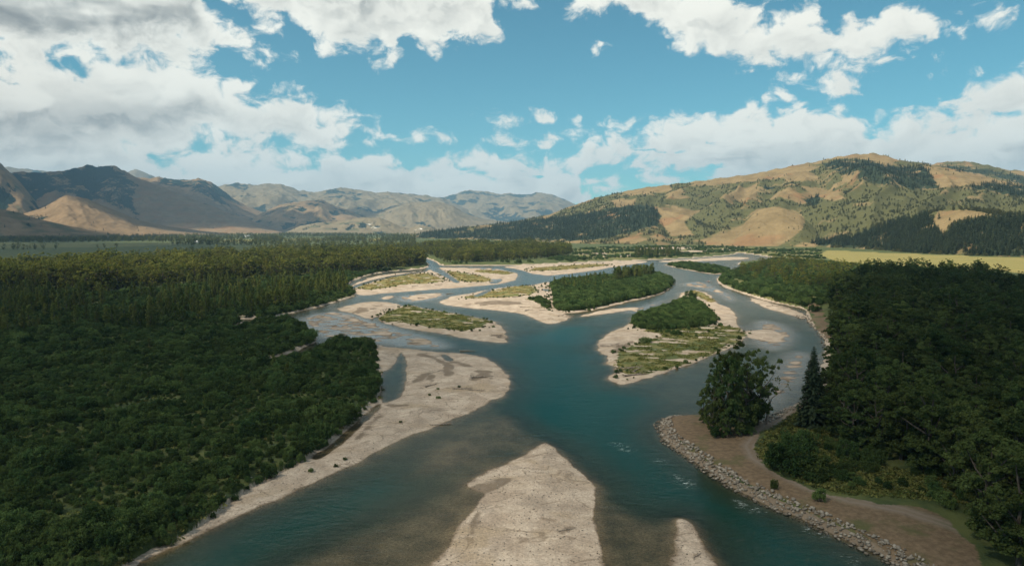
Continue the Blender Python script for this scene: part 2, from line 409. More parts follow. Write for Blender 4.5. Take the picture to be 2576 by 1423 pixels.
RIFFLE = [
    [(735, 800), (850, 778), (940, 805), (1000, 826), (1100, 850), (1150, 880), (1000, 872), (950, 862), (880, 862), (800, 850), (765, 820)],
    [(1905, 1030), (1920, 965), (1955, 905), (1990, 880), (2050, 888), (2045, 935), (2010, 985), (1950, 1035)],
    [(1890, 835), (1900, 800), (1980, 815), (2015, 850), (1965, 885), (1900, 875)],
    [(1700, 715), (1760, 705), (1800, 720), (1860, 750), (1840, 765), (1790, 735), (1740, 722)],
    [(1110, 672), (1260, 672), (1300, 690), (1240, 712), (1180, 712), (1150, 700)],
    [(1000, 742), (1130, 735), (1110, 752), (1040, 762), (990, 757)],
    [(1560, 785), (1640, 760), (1680, 750), (1640, 780), (1590, 790)],
]
VEG = {   # plant cover standing on the bars
    'green_oval': [(949, 802), (980, 783), (1030, 769), (1086, 782), (1149, 790), (1186, 799), (1239, 808), (1221, 821), (1174, 838), (1133, 832), (1071, 822), (1008, 815), (961, 808)],
    'meadow_a': [(893, 721), (946, 712), (993, 692), (1043, 688), (1086, 691), (1127, 708), (1086, 715), (1024, 716), (974, 726), (924, 733)],
    'meadow_b': [(1118, 680), (1174, 690), (1227, 699), (1243, 708), (1164, 713), (1130, 688)],
    'meadow_c': [(1196, 680), (1274, 682), (1293, 687), (1274, 693), (1199, 687)],
    'log_bar': [(1152, 752), (1243, 731), (1293, 721), (1333, 719), (1350, 730), (1343, 743), (1274, 751), (1196, 753)],
    'log_bar_b': [(1315, 754), (1375, 748), (1385, 775), (1372, 780), (1350, 760)],
    'willow_island': [(1384, 714), (1420, 710), (1500, 700), (1600, 692), (1650, 690), (1690, 702), (1693, 714), (1675, 731), (1630, 746), (1560, 759), (1480, 779), (1412, 784), (1393, 772), (1399, 745)],
    'grassy_shrub': [(1589, 796), (1636, 783), (1692, 764), (1730, 751), (1761, 765), (1792, 793), (1805, 812), (1780, 824), (1699, 834), (1605, 831), (1589, 812)],
    'grassy': [(1605, 831), (1780, 825), (1855, 822), (1880, 846), (1780, 898), (1636, 944), (1573, 943), (1542, 909), (1573, 877), (1620, 862), (1683, 849)],
    'grassy_top': [(1722, 735), (1755, 731), (1800, 756), (1790, 764), (1750, 748)],
    'green_shoal': [(1676, 665), (1720, 661), (1790, 668), (1842, 680), (1830, 687), (1790, 689), (1740, 680), (1695, 671)],
    'far_a': [(1330, 676), (1400, 671), (1510, 665), (1540, 668), (1430, 680), (1345, 684)],
}
DRYVEG = ('meadow_a', 'meadow_b', 'meadow_c', 'log_bar', 'far_a', 'grassy_top')
DIRT = [
    [(1668, 1050), (1760, 1047), (1830, 1052), (1880, 1070), (1925, 1062), (1990, 1022), (2040, 1004), (2040, 1030), (1985, 1065), (1920, 1104), (1893, 1146), (1918, 1188), (2000, 1240), (2120, 1280), (2250, 1296), (2340, 1312),
     (2400, 1345), (2470, 1440), (2560, 1560), (2500, 1560), (2275, 1425), (2150, 1350), (2000, 1282), (1850, 1212), (1720, 1130), (1670, 1090)],
    [(2030, 770), (2060, 770), (2085, 830), (2100, 860), (2075, 850), (2045, 815)],
    [(455, 846), (560, 829), (660, 808), (660, 813), (560, 836), (470, 849)],
]
TRACK = [(2015, 1015), (1960, 1062), (1912, 1108), (1885, 1140), (1900, 1172), (1960, 1212), (2040, 1250), (2140, 1283), (2270, 1310), (2420, 1360), (2560, 1450)]
FIELDS = [
    ([(2080, 631), (2200, 637), (2400, 645), (2576, 652), (2900, 662), (2900, 705), (2576, 694), (2500, 684), (2350, 677), (2200, 670), (2100, 661), (2062, 645)], 0.9),
    ([(-300, 612), (0, 612), (300, 613), (500, 611), (430, 618), (300, 624), (100, 627), (-300, 632)], 0.25),
    ([(180, 596), (260, 594), (280, 600), (190, 602)], 1.0),
    ([(300, 586), (500, 583), (720, 586), (700, 592), (400, 593), (280, 592)], 1.0),
    ([(700, 602), (800, 601), (830, 606), (720, 608)], 0.7),
    ([(925, 602), (960, 600), (965, 606), (930, 608)], 1.0),
    ([(560, 605), (640, 604), (640, 609), (560, 610)], 0.6),
]


def world_poly(pts, it=1): return chaikin(ground_at(pts), it)


C_CORR = world_poly(CORRIDOR, 1)
C_BARS = {k: world_poly(v, 2) for k, v in BARS.items()}
C_POOLS = [world_poly(v, 2) for v in POOLS]
C_DEEP = [world_poly(v, 2) for v in DEEP]
C_SHAL = [world_poly(v, 2) for v in SHALLOW]
C_RIFF = [world_poly(v, 2) for v in RIFFLE]
C_VEG = {k: world_poly(v, 1) for k, v in VEG.items()}
C_DIRT = [world_poly(v, 1) for v in DIRT]
C_FIELD = [(world_poly(v, 0), a) for v, a in FIELDS]
BAR_KEYS = list(BARS)


def shore(X, Y, full=False):
    """distance to the water line (positive on land), index of the land piece, outer-land distance"""
    D = np.hypot(X, Y)
    wob = fbm(X / 7, Y / 7, 3, 11) * np.clip(D * 0.006, 0.5, 1.6) + fbm(X / 32, Y / 32, 3, 12) * np.clip(D * 0.006, 0.3, 3.0)
    corr = seg_polygon_sd(C_CORR, X, Y, 250.0, -900.0)
    outer = -corr
    best = outer + wob * 0.6; idx = np.zeros(X.shape, int)
    for i, k in enumerate(BAR_KEYS):
        s = seg_polygon_sd(C_BARS[k], X, Y) + wob
        b = s > best
        best = np.where(b, s, best); idx = np.where(b, i + 1, idx)
    for P in C_POOLS:
        s = seg_polygon_sd(P, X, Y) + wob * 0.5
        best = np.minimum(best, -s)
    return best, idx, outer


def masks(X, Y, polys, soft, jit=0.0):
    r = np.zeros(X.shape)
    for P in polys:
        lo = P.min(0) - 60; hi = P.max(0) + 60
        k = np.nonzero((X > lo[0]) & (X < hi[0]) & (Y > lo[1]) & (Y < hi[1]))[0]
        if len(k) == 0: continue
        x, y = X[k], Y[k]; s = seg_polygon_sd(P, x, y, 60)
        if jit: s = s + fbm(x / 9, y / 9, 3, 31) * np.clip(np.hypot(x, y) * jit, 0.5, 6)
        r[k] = np.maximum(r[k], smooth(s, -soft, soft))
    return r


def terrain(X, Y):
    sd, idx, outer = shore(X, Y)
    D = np.hypot(X, Y)
    deep = masks(X, Y, C_DEEP, 10.0); shal = masks(X, Y, C_SHAL, 7.0); rif = masks(X, Y, C_RIFF, 6.0)
    n1 = fbm(X / 14, Y / 14, 4, 3); n2 = fbm(X / 3.1, Y / 3.1, 2, 4)
    onbar = idx > 0
    swirl = fbm(X / 22 + 0.8 * fbm(X / 30, Y / 30, 2, 5), Y / 22, 3, 6)
    zb = 0.95 * (1 - np.exp(-np.maximum(sd, 0) / 9)) + np.minimum(np.maximum(sd, 0) * 0.08, 0.42) * (swirl * 1.2 + 0.25 * n2)
    zl = 1.7 * (1 - np.exp(-np.maximum(sd, 0) / 2.2)) + smooth(sd, 3, 20) * (0.5 * n1 + 0.3)
    zland = np.where(onbar, zb, zl)
    dmax = 0.75 + 2.6 * deep; dmax = dmax * (1 - shal) + 0.26 * shal
    far = smooth(D, 330, 480) * (1 - deep)
    dmax = dmax * (1 - 0.3 * far)
    w = np.maximum(-sd, 0)
    zw = -dmax * (1 - np.exp(-w / (3.0 + 4.5 * deep))) + 0.10 * n1 * np.minimum(w * 0.2, 1)
    zr = 0.005 + 0.20 * fbm(X / 11, Y / 4.5, 3, 9)
    zw = zw * (1 - rif) + rif * np.maximum(np.minimum(zr, 0.12), -0.4)
    z = np.where(sd > 0, zland, zw)
    # boulder bank: the land behind the stones lies a little higher
    return z, sd, idx, outer, deep, shal, rif


# polar survey grid: fine where the valley is seen, coarse behind
th = np.concatenate([np.linspace(-math.pi, -0.86, 40)[:-1], np.linspace(-0.86, 0.86, 860), np.linspace(0.86, math.pi, 40)[1:]])
inv = np.linspace(1 / 82, 1 / 6500, 500)
rr = np.concatenate([np.linspace(3, 80, 36), 1 / inv, [8000, 11000, 15500]])
nth, nr = len(th), len(rr)
TH, RR = np.meshgrid(th, rr)
GX = (np.sin(TH) * RR).ravel(); GY = (np.cos(TH) * RR).ravel()
GZ, GSD, GID, GOUT, GDEEP, GSHAL, GRIF = terrain(GX, GY)
ii = np.arange(nr * nth).reshape(nr, nth)
quads = np.stack([ii[:-1, :-1], ii[:-1, 1:], ii[1:, 1:], ii[1:, :-1]], -1).reshape(-1, 4)

vegm = np.zeros(GX.shape); drym = np.zeros(GX.shape)
for k, P in C_VEG.items():
    mm = masks(GX, GY, [P], 1.8, 0.009)
    if k in ('grassy', 'green_oval', 'log_bar', 'meadow_a'): mm = mm * smooth(fbm(GX / 15, GY / 6, 4, 98), -0.42, -0.12 if k == 'grassy' else -0.28)
    vegm = np.maximum(vegm, mm)
    drym = np.maximum(drym, mm * (1.0 if k in DRYVEG else (0.55 if k in ('green_oval', 'grassy') else 0.0)))
vegm = np.maximum(vegm, smooth(GOUT, 0.5, 2.5))
BARE = [[(1558, 627), (1640, 624), (1733, 623), (1742, 628), (1600, 632)], [(1480, 649), (1600, 643), (1700, 639), (1700, 643), (1560, 650)], [(1690, 635), (1850, 628), (1870, 631), (1720, 638)], [(1450, 640), (1520, 637), (1540, 640), (1460, 643)], [(1780, 621), (1860, 618), (1880, 621), (1790, 624)],
        [(560, 800), (640, 798), (660, 806), (570, 806)], [(380, 795), (440, 792), (450, 797), (385, 799)], [(690, 905), (760, 880), (800, 862), (790, 872), (740, 897)]]
vegm *= 1 - masks(GX, GY, [world_poly(v, 1) for v in BARE], 1.5, 0.004)
MEADOW = [[(1440, 656), (1440, 628), (1560, 621), (1800, 620), (2070, 630), (2085, 662), (1950, 650), (1860, 634), (1690, 650), (1555, 657)], [(1820, 735), (1880, 700), (1990, 730), (2060, 750), (2020, 772), (1930, 755)], [(480, 760), (640, 745), (760, 720), (860, 705), (880, 730), (760, 770), (640, 785)]]
meadow = masks(GX, GY, [world_poly(v, 1) for v in MEADOW], 12.0, 0.004)
drym = np.maximum(drym, meadow * 0.6)
dirtm = masks(GX, GY, C_DIRT, 2.0, 0.010)
ptr = ground_at(TRACK)
trk = np.full(GX.shape, 1e9)
for a, b in zip(ptr[:-1], ptr[1:]):
    e = b - a; t = np.clip(((GX - a[0]) * e[0] + (GY - a[1]) * e[1]) / (e @ e), 0, 1)
    trk = np.minimum(trk, np.hypot(GX - a[0] - t * e[0], GY - a[1] - t * e[1]))
trkm = (1 - smooth(trk, 1.3, 2.6)) * (0.55 + 0.45 * smooth(np.abs(trk - 0.8), 0.5, 0.1))
fieldm = np.zeros(GX.shape); fieldy = np.zeros(GX.shape)
for P, a in C_FIELD:
    mm = masks(GX, GY, [P], 4.0)
    fieldm = np.maximum(fieldm, mm); fieldy = np.where(mm > 0.3, a, fieldy)
silt = smooth(fbm(GX / 18 + fbm(GX / 25, GY / 25, 2, 41), GY / 9, 4, 42), 0.05, 0.45)


SILT = [[(1072, 948), (1092, 941), (1097, 950), (1089, 969), (1077, 966)], [(1109, 917), (1125, 912), (1140, 918), (1145, 948), (1126, 953), (1112, 947)], [(1185, 936), (1233, 932), (1238, 942), (1230, 952), (1193, 963), (1172, 962), (1200, 950)],
        [(1030, 968), (1045, 952), (1090, 938), (1120, 930), (1095, 945), (1050, 962)], [(965, 1016), (1024, 1020), (1030, 1028), (970, 1026)], [(1120, 905), (1160, 912), (1190, 925), (1210, 930), (1170, 926), (1130, 914)], [(1035, 893), (1060, 888), (1110, 905), (1140, 925), (1100, 912), (1060, 897)], [(930, 1060), (965, 1035), (975, 1040), (950, 1065), (900, 1110), (890, 1108)],
        [(1165, 1230), (1215, 1216), (1262, 1204), (1295, 1206), (1275, 1222), (1225, 1240), (1190, 1250)], [(1180, 1345), (1188, 1310), (1202, 1285), (1206, 1290), (1196, 1320), (1190, 1350)], [(1400, 1345), (1425, 1332), (1448, 1330), (1430, 1350), (1408, 1354)],
        [(880, 785), (925, 776), (935, 782), (900, 792)], [(1180, 764), (1260, 758), (1330, 765), (1290, 771), (1220, 770)], [(1250, 838), (1262, 836), (1266, 850), (1250, 852)], [(1530, 888), (1560, 868), (1600, 856), (1590, 872), (1555, 890)], [(1735, 1395), (1760, 1390), (1765, 1400), (1745, 1406)]]
siltm = masks(GX, GY, [world_poly(v, 2) for v in SILT], 1.6, 0.008) * (0.6 + 0.4 * smooth(fbm(GX / 4, GY / 4, 3, 45), -0.3, 0.3))
RIPRAP = [(1700, 1046), (1664, 1052), (1659, 1072), (1678, 1112), (1729, 1146), (1781, 1184), (1844, 1226), (1922, 1264), (2015, 1302), (2067, 1328), (2160, 1370), (2233, 1406), (2275, 1430), (2420, 1515)]
prp = ground_at(RIPRAP); rpd = np.full(GX.shape, 1e9)
for a, b in zip(prp[:-1], prp[1:]):
    e = b - a; t = np.clip(((GX - a[0]) * e[0] + (GY - a[1]) * e[1]) / (e @ e), 0, 1)
    rpd = np.minimum(rpd, np.hypot(GX - a[0] - t * e[0], GY - a[1] - t * e[1]))
siltm = np.maximum(siltm, (1 - smooth(rpd, 2.4, 4.6)) * (GOUT > -2.5))


def new_mesh(name, V, F, smooth_=True):
    me = bpy.data.meshes.new(name)
    V = np.ascontiguousarray(V, dtype=np.float32); F = np.ascontiguousarray(F, dtype=np.int32)
    k = F.shape[1]
    me.vertices.add(len(V)); me.vertices.foreach_set('co', V.ravel())
    me.loops.add(F.size); me.loops.foreach_set('vertex_index', F.ravel())
    me.polygons.add(len(F)); me.polygons.foreach_set('loop_start', np.arange(0, F.size, k, dtype=np.int32))
    try: me.polygons.foreach_set('loop_total', np.full(len(F), k, dtype=np.int32))
    except Exception: pass
    me.update(calc_edges=True)
    if smooth_: me.polygons.foreach_set('use_smooth', np.ones(len(F), dtype=bool))
    return me


def color_attr(me, name, C):
    a = me.attributes.new(name, 'FLOAT_COLOR', 'POINT')
    a.data.foreach_set('color', np.ascontiguousarray(C, dtype=np.float32).ravel())


def link(name, me, mat=None, parent=None, kind=None, label=None, cat=None, group=None):
    o = bpy.data.objects.new(name, me); COL.objects.link(o)
    if mat is not None and me is not None and len(me.materials) == 0: me.materials.append(mat)
    if parent is not None: o.parent = parent
    if kind: o['kind'] = kind
    if label: o['label'] = label
    if cat: o['category'] = cat
    if group: o['group'] = group
    return o


def submesh(name, faces, V, attrs):
    used = np.unique(faces); remap = np.full(len(V), -1, np.int64); remap[used] = np.arange(len(used))
    me = new_mesh(name, V[used], remap[faces])
    for k, C in attrs.items(): color_attr(me, k, C[used])
    return me


# ------------------------------------------------------------------ ground material
def ground_material():
    mt, nt, out = material('valley ground')
    pos = nt.node('ShaderNodeNewGeometry', out=0)
    x, y, z = nt.xyz(pos)
    flat = nt.comb(x, y, 0.0)
    cov = nt.n.new('ShaderNodeAttribute'); cov.attribute_name = 'cover'
    cs = nt.n.new('ShaderNodeSeparateColor'); nt.l.new(cov.outputs['Color'], cs.inputs[0])
    veg, dry, dirt = cs.outputs[0], cs.outputs[1], cs.outputs[2]; fld = cov.outputs['Alpha']
    aux = nt.n.new('ShaderNodeAttribute'); aux.attribute_name = 'extra'
    as_ = nt.n.new('ShaderNodeSeparateColor'); nt.l.new(aux.outputs['Color'], as_.inputs[0])
    fyel, track, siltm = as_.outputs[0], as_.outputs[1], as_.outputs[2]
    grain = nt.noise(flat, 2.6, 3.0, 0.7)
    peb = nt.node('ShaderNodeTexVoronoi', {'Vector': flat, 'Scale': 3.2}, out=1)
    pebv = nt.xyz(peb)[0]
    mid = nt.noise(flat, 0.16, 5.0, 0.6)
    big = nt.noise(flat, 0.035, 4.0, 0.55)
    g = nt.mix(nt.ss(mid, 0.34, 0.66), (0.285, 0.230, 0.180, 1), (0.405, 0.340, 0.275, 1))
    g = nt.mix(nt.m('MULTIPLY', siltm, nt.ss(big, 0.35, 0.6)), g, (0.29, 0.23, 0.165, 1))
    # bands of coarse dark cobble, and thin lines of wrack left by falling water
    bnd = nt.noise(nt.vm('MULTIPLY', flat, (0.05, 0.035, 0.0)), 1.0, 4.0, 0.6, 1.6)
    g = nt.mix(nt.m('MULTIPLY', nt.ss(bnd, 0.52, 0.66), 0.40), g, (0.185, 0.155, 0.128, 1))
    ln = nt.m('ABSOLUTE', nt.m('SUBTRACT', nt.noise(nt.vm('MULTIPLY', flat, (0.045, 0.06, 0.0)), 1.0, 2.0, 0.5, 2.2), 0.5))
    g = nt.mix(nt.m('MULTIPLY', nt.m('MULTIPLY', nt.ss(ln, 0.004, 0.016, 1.0, 0.0), nt.ss(grain, 0.35, 0.55)), 0.6), g, (0.115, 0.085, 0.058, 1))
    v = nt.m('ADD', nt.m('MULTIPLY', nt.m('SUBTRACT', pebv, 0.5), 0.34), nt.m('MULTIPLY', nt.m('SUBTRACT', grain, 0.5), 0.9))
    g = nt.node('ShaderNodeHueSaturation', {'Hue': 0.5, 'Saturation': 1.0, 'Value': nt.m('ADD', v, 1.0), 'Fac': 1.0, 'Color': g})
    fine0 = nt.noise(flat, 0.7, 3.0, 0.6)
    # wet stones at and below the water line
    wet = nt.ss(nt.m('ADD', z, nt.m('MULTIPLY', nt.m('SUBTRACT', fine0, 0.5), 0.10)), -0.01, 0.07, 1.0, 0.0)
    bed = nt.mix(nt.ss(mid, 0.35, 0.65), (0.080, 0.058, 0.036, 1), (0.150, 0.110, 0.072, 1))
    bed = nt.node('ShaderNodeHueSaturation', {'Hue': 0.5, 'Saturation': 1.0, 'Value': nt.m('ADD', nt.m('MULTIPLY', v, 1.6), 1.0), 'Fac': 1.0, 'Color': bed})
    g = nt.mix(wet, g, bed)
    g = nt.mix(nt.m('MULTIPLY', nt.ss(nt.m('ADD', aux.outputs['Alpha'], nt.m('MULTIPLY', nt.m('SUBTRACT', grain, 0.5), 0.8)), 0.3, 0.7), 0.8), g, (0.120, 0.092, 0.066, 1))
    # plant cover
    patch = nt.noise(flat, 0.09, 5.0, 0.62)
    fine = nt.noise(flat, 0.9, 4.0, 0.65)
    gr = nt.mix(nt.ss(patch, 0.35, 0.65), (0.034, 0.052, 0.018, 1), (0.085, 0.098, 0.032, 1))
    dr = nt.mix(nt.ss(patch, 0.38, 0.62), (0.095, 0.115, 0.035, 1), (0.26, 0.20, 0.085, 1))
    gr = nt.mix(nt.m('MULTIPLY', dry, nt.ss(fine, 0.25, 0.6)), gr, dr)
    ve = nt.ss(nt.m('ADD', veg, nt.m('MULTIPLY', nt.m('SUBTRACT', fine, 0.5), 0.9)), 0.38, 0.62)
    c = nt.mix(ve, g, gr)
    # fields
    fc = nt.mix(fyel, (0.032, 0.055, 0.020, 1), (0.245, 0.205, 0.072, 1))
    fc = nt.mix(nt.m('MULTIPLY', nt.ss(nt.noise(nt.vm('MULTIPLY', flat, (0.010, 0.05, 0.0)), 1.0, 4.0, 0.6), 0.4, 0.62), 0.55), fc, (0.15, 0.155, 0.05, 1))
    c = nt.mix(fld, c, fc)
    # dry earth and wheel track
    dc = nt.mix(nt.ss(fine, 0.32, 0.68), (0.105, 0.074, 0.046, 1), (0.165, 0.118, 0.075, 1))
    dc = nt.mix(nt.ss(patch, 0.50, 0.66), dc, (0.075, 0.078, 0.032, 1))
    dc = nt.mix(nt.m('MULTIPLY', track, nt.ss(fine, 0.15, 0.45)), dc, (0.185, 0.150, 0.120, 1))
    c = nt.mix(nt.ss(nt.m('ADD', dirt, nt.m('MULTIPLY', nt.m('SUBTRACT', fine, 0.5), 0.6)), 0.4, 0.6), c, dc)
    bump = nt.node('ShaderNodeBump', {'Strength': 0.5, 'Distance': 0.35, 'Height': nt.m('ADD', grain, nt.m('MULTIPLY', mid, 2.0))})
    bs = nt.node('ShaderNodeBsdfPrincipled', {'Base Color': c, 'Roughness': nt.mixf(wet, 0.9, 0.75), 'Specular IOR Level': 0.2, 'Normal': bump})
    nt.l.new(bs, out.inputs[0])
    return mt


M_GROUND = ground_material()
VV = np.stack([GX, GY, GZ], 1)
COV = np.stack([vegm, drym, dirtm, fieldm], 1)
EXT = np.stack([fieldy, trkm, silt, siltm], 1)
vid = np.where(GSD > -0.15, GID, -1)          # -1 river bed, 0 valley floor, 1.. bars
fid = vid[quads[:, 0]]
ATT = {'cover': COV, 'extra': EXT}
link('ground', submesh('ground', quads[fid == 0], VV, ATT), M_GROUND, kind='structure', label='flat green valley floor with fields, meadow and dirt track', cat='ground')
link('riverbed', submesh('riverbed', quads[fid == -1], VV, ATT), M_GROUND, kind='structure', label='brown stony river bed under the water', cat='riverbed')
for i, k in enumerate(BAR_KEYS):
    f = quads[fid == i + 1]
    if len(f): link('gravel_bar', submesh('gravel_bar', f, VV, ATT), M_GROUND, kind='structure', label=BAR_LABEL[k], cat='gravel bar')


# ------------------------------------------------------------------ water
def water_material():
    mt, nt, out = material('river water')
    pos = nt.node('ShaderNodeNewGeometry', out=0)
    x, y, z = nt.xyz(pos)
    flat = nt.comb(x, y, 0.0)
    at = nt.n.new('ShaderNodeAttribute'); at.attribute_name = 'water'
    cs = nt.n.new('ShaderNodeSeparateColor'); nt.l.new(at.outputs['Color'], cs.inputs[0])
    depth, foam, rif = cs.outputs[0], cs.outputs[1], cs.outputs[2]
    depth = nt.m('MULTIPLY', depth, 4.0)
    wv = nt.noise(nt.vm('MULTIPLY', flat, (0.55, 0.9, 0.0)), 1.0, 4.0, 0.6, 0.6)
    wv2 = nt.noise(nt.vm('MULTIPLY', flat, (0.10, 0.22, 0.0)), 1.0, 3.0, 0.55, 1.2)
    h = nt.m('ADD', wv, nt.m('MULTIPLY', wv2, 1.5))
    gust = nt.noise(flat, 0.03, 3.0, 0.5, 1.0)
    amp = nt.mixf(rif, nt.ss(gust, 0.3, 0.7, 0.10, 0.24), 0.34)
    bump = nt.node('ShaderNodeBump', {'Strength': amp, 'Distance': 0.5, 'Height': h})
    turb = nt.m('SUBTRACT', 1.0, nt.m('EXPONENT', nt.m('MULTIPLY', depth, -0.80)))
    turb = nt.m('MINIMUM', nt.m('MULTIPLY', turb, 1.05), 0.97)
    body = nt.mix(nt.ss(depth, 0.8, 3.2), (0.020, 0.036, 0.023, 1), (0.002, 0.034, 0.027, 1))
    tint = nt.mix(nt.ss(depth, 0.0, 1.2), (0.90, 0.91, 0.84, 1), (0.40, 0.58, 0.50, 1))
    under = nt.node('ShaderNodeMixShader', (turb, nt.node('ShaderNodeBsdfTransparent', (tint,)), nt.node('ShaderNodeBsdfDiffuse', {'Color': body, 'Normal': bump})))
    gl = nt.node('ShaderNodeBsdfGlossy', {'Color': (1, 1, 1, 1), 'Roughness': nt.mixf(rif, 0.10, 0.24), 'Normal': bump})
    fr = nt.node('ShaderNodeFresnel', {'IOR': 1.33, 'Normal': bump})
    sh = nt.node('ShaderNodeMixShader', (nt.m('MULTIPLY', fr, nt.mixf(rif, 0.40, 0.95)), under, gl))
    fl = nt.noise(nt.vm('MULTIPLY', flat, (0.5, 1.5, 0.0)), 1.0, 6.0, 0.75, 1.5)
    fm = nt.m('MULTIPLY', nt.ss(fl, 0.56, 0.66), foam)
    sh = nt.node('ShaderNodeMixShader', (fm, sh, nt.node('ShaderNodeBsdfDiffuse', {'Color': (0.62, 0.68, 0.68, 1)})))
    nt.l.new(sh, out.inputs[0])
    return mt


FOAM = [[(1530, 1112), (1560, 1112), (1600, 1125), (1598, 1138), (1560, 1132)], [(1690, 1100), (1720, 1118), (1700, 1126), (1670, 1118)],
        [(1840, 1250), (1900, 1270), (1930, 1290), (1900, 1292), (1850, 1270)], [(1990, 1310), (2060, 1335), (2100, 1352), (2040, 1345)],
        [(1700, 1190), (1760, 1220), (1740, 1230), (1690, 1205)], [(1640, 1150), (1680, 1160), (1660, 1172)], [(2100, 1385), (2180, 1410), (2140, 1418)], [(1920, 1015), (1945, 1012), (1940, 1030), (1920, 1030)],
        [(1640, 785), (1668, 780), (1690, 785), (1660, 790)]]
foamm = masks(GX, GY, [world_poly(v, 1) for v in FOAM], 1.2)
WAT = np.stack([np.clip(-GZ, 0, 4) / 4, foamm, np.maximum(GRIF, smooth(np.hypot(GX, GY), 300, 520) * 0.55), np.ones_like(GX)], 1)
wq = quads[(GSD[quads] < 1.2).any(1) | (GZ[quads] < 0.03).any(1)]
WV = VV.copy(); WV[:, 2] = 0.0
link('river', submesh('river', wq, WV, {'water': WAT}), water_material(), kind='structure', label='braided teal river winding through pale gravel bars', cat='river')

# ------------------------------------------------------------------ hills and mountains
def hill_material(name, tan, green, forest, pale=(0.62, 0.60, 0.55), grain=0.02):
    mt, nt, out = material(name)
    pos = nt.node('ShaderNodeNewGeometry', out=0)
    cov = nt.n.new('ShaderNodeAttribute'); cov.attribute_name = 'cover'
    cs = nt.n.new('ShaderNodeSeparateColor'); nt.l.new(cov.outputs['Color'], cs.inputs[0])
    fo, gr, br = cs.outputs[0], cs.outputs[1], cs.outputs[2]; pl = cov.outputs['Alpha']
    n = nt.noise(pos, grain, 6.0, 0.66)
    n2 = nt.noise(pos, grain * 6, 4.0, 0.7)
    c = nt.mix(nt.ss(n, 0.35, 0.66), tan, tuple(v * 0.72 for v in tan))
    c = nt.mix(nt.m('MULTIPLY', br, 0.8), c, (0.19, 0.105, 0.055, 1))
    jig = nt.m('MULTIPLY', nt.m('SUBTRACT', nt.m('ADD', n, nt.m('MULTIPLY', n2, 0.8)), 0.9), 1.3)
    c = nt.mix(nt.m('MULTIPLY', nt.ss(nt.m('ADD', gr, jig), 0.35, 0.75), 0.9), c, green)
    c = nt.mix(nt.ss(nt.m('ADD', fo, jig), 0.42, 0.62), c, forest)
    c = nt.mix(nt.ss(nt.m('ADD', pl, jig), 0.5, 0.7), c, pale)
    v = nt.m('ADD', nt.m('MULTIPLY', nt.m('SUBTRACT', n2, 0.5), 0.6), 1.0)
    c = nt.node('ShaderNodeHueSaturation', {'Hue': 0.5, 'Saturation': 1.0, 'Value': v, 'Fac': 1.0, 'Color': c})
    bump = nt.node('ShaderNodeBump', {'Strength': 0.6, 'Distance': 4.0, 'Height': nt.m('ADD', n, nt.m('MULTIPLY', n2, 0.5))})
    bs = nt.node('ShaderNodeBsdfDiffuse', {'Color': c, 'Normal': bump})
    nt.l.new(bs, out.inputs[0])
    return mt


M_HILL_R = hill_material('dry grass hill', (0.200, 0.152, 0.082), (0.066, 0.072, 0.032), (0.026, 0.036, 0.022), grain=0.018)
M_HILL_L = hill_material('sage mountain', (0.20, 0.142, 0.084), (0.085, 0.083, 0.045), (0.016, 0.028, 0.024), grain=0.012)
M_HILL_F = hill_material('far mountain', (0.18, 0.15, 0.098), (0.075, 0.088, 0.052), (0.022, 0.036, 0.036), grain=0.006)

HILLS = []


def interp_line(pts, th_):
    a, t = az_tan(pts); o = np.argsort(a)
    return np.interp(th_, a[o], t[o])


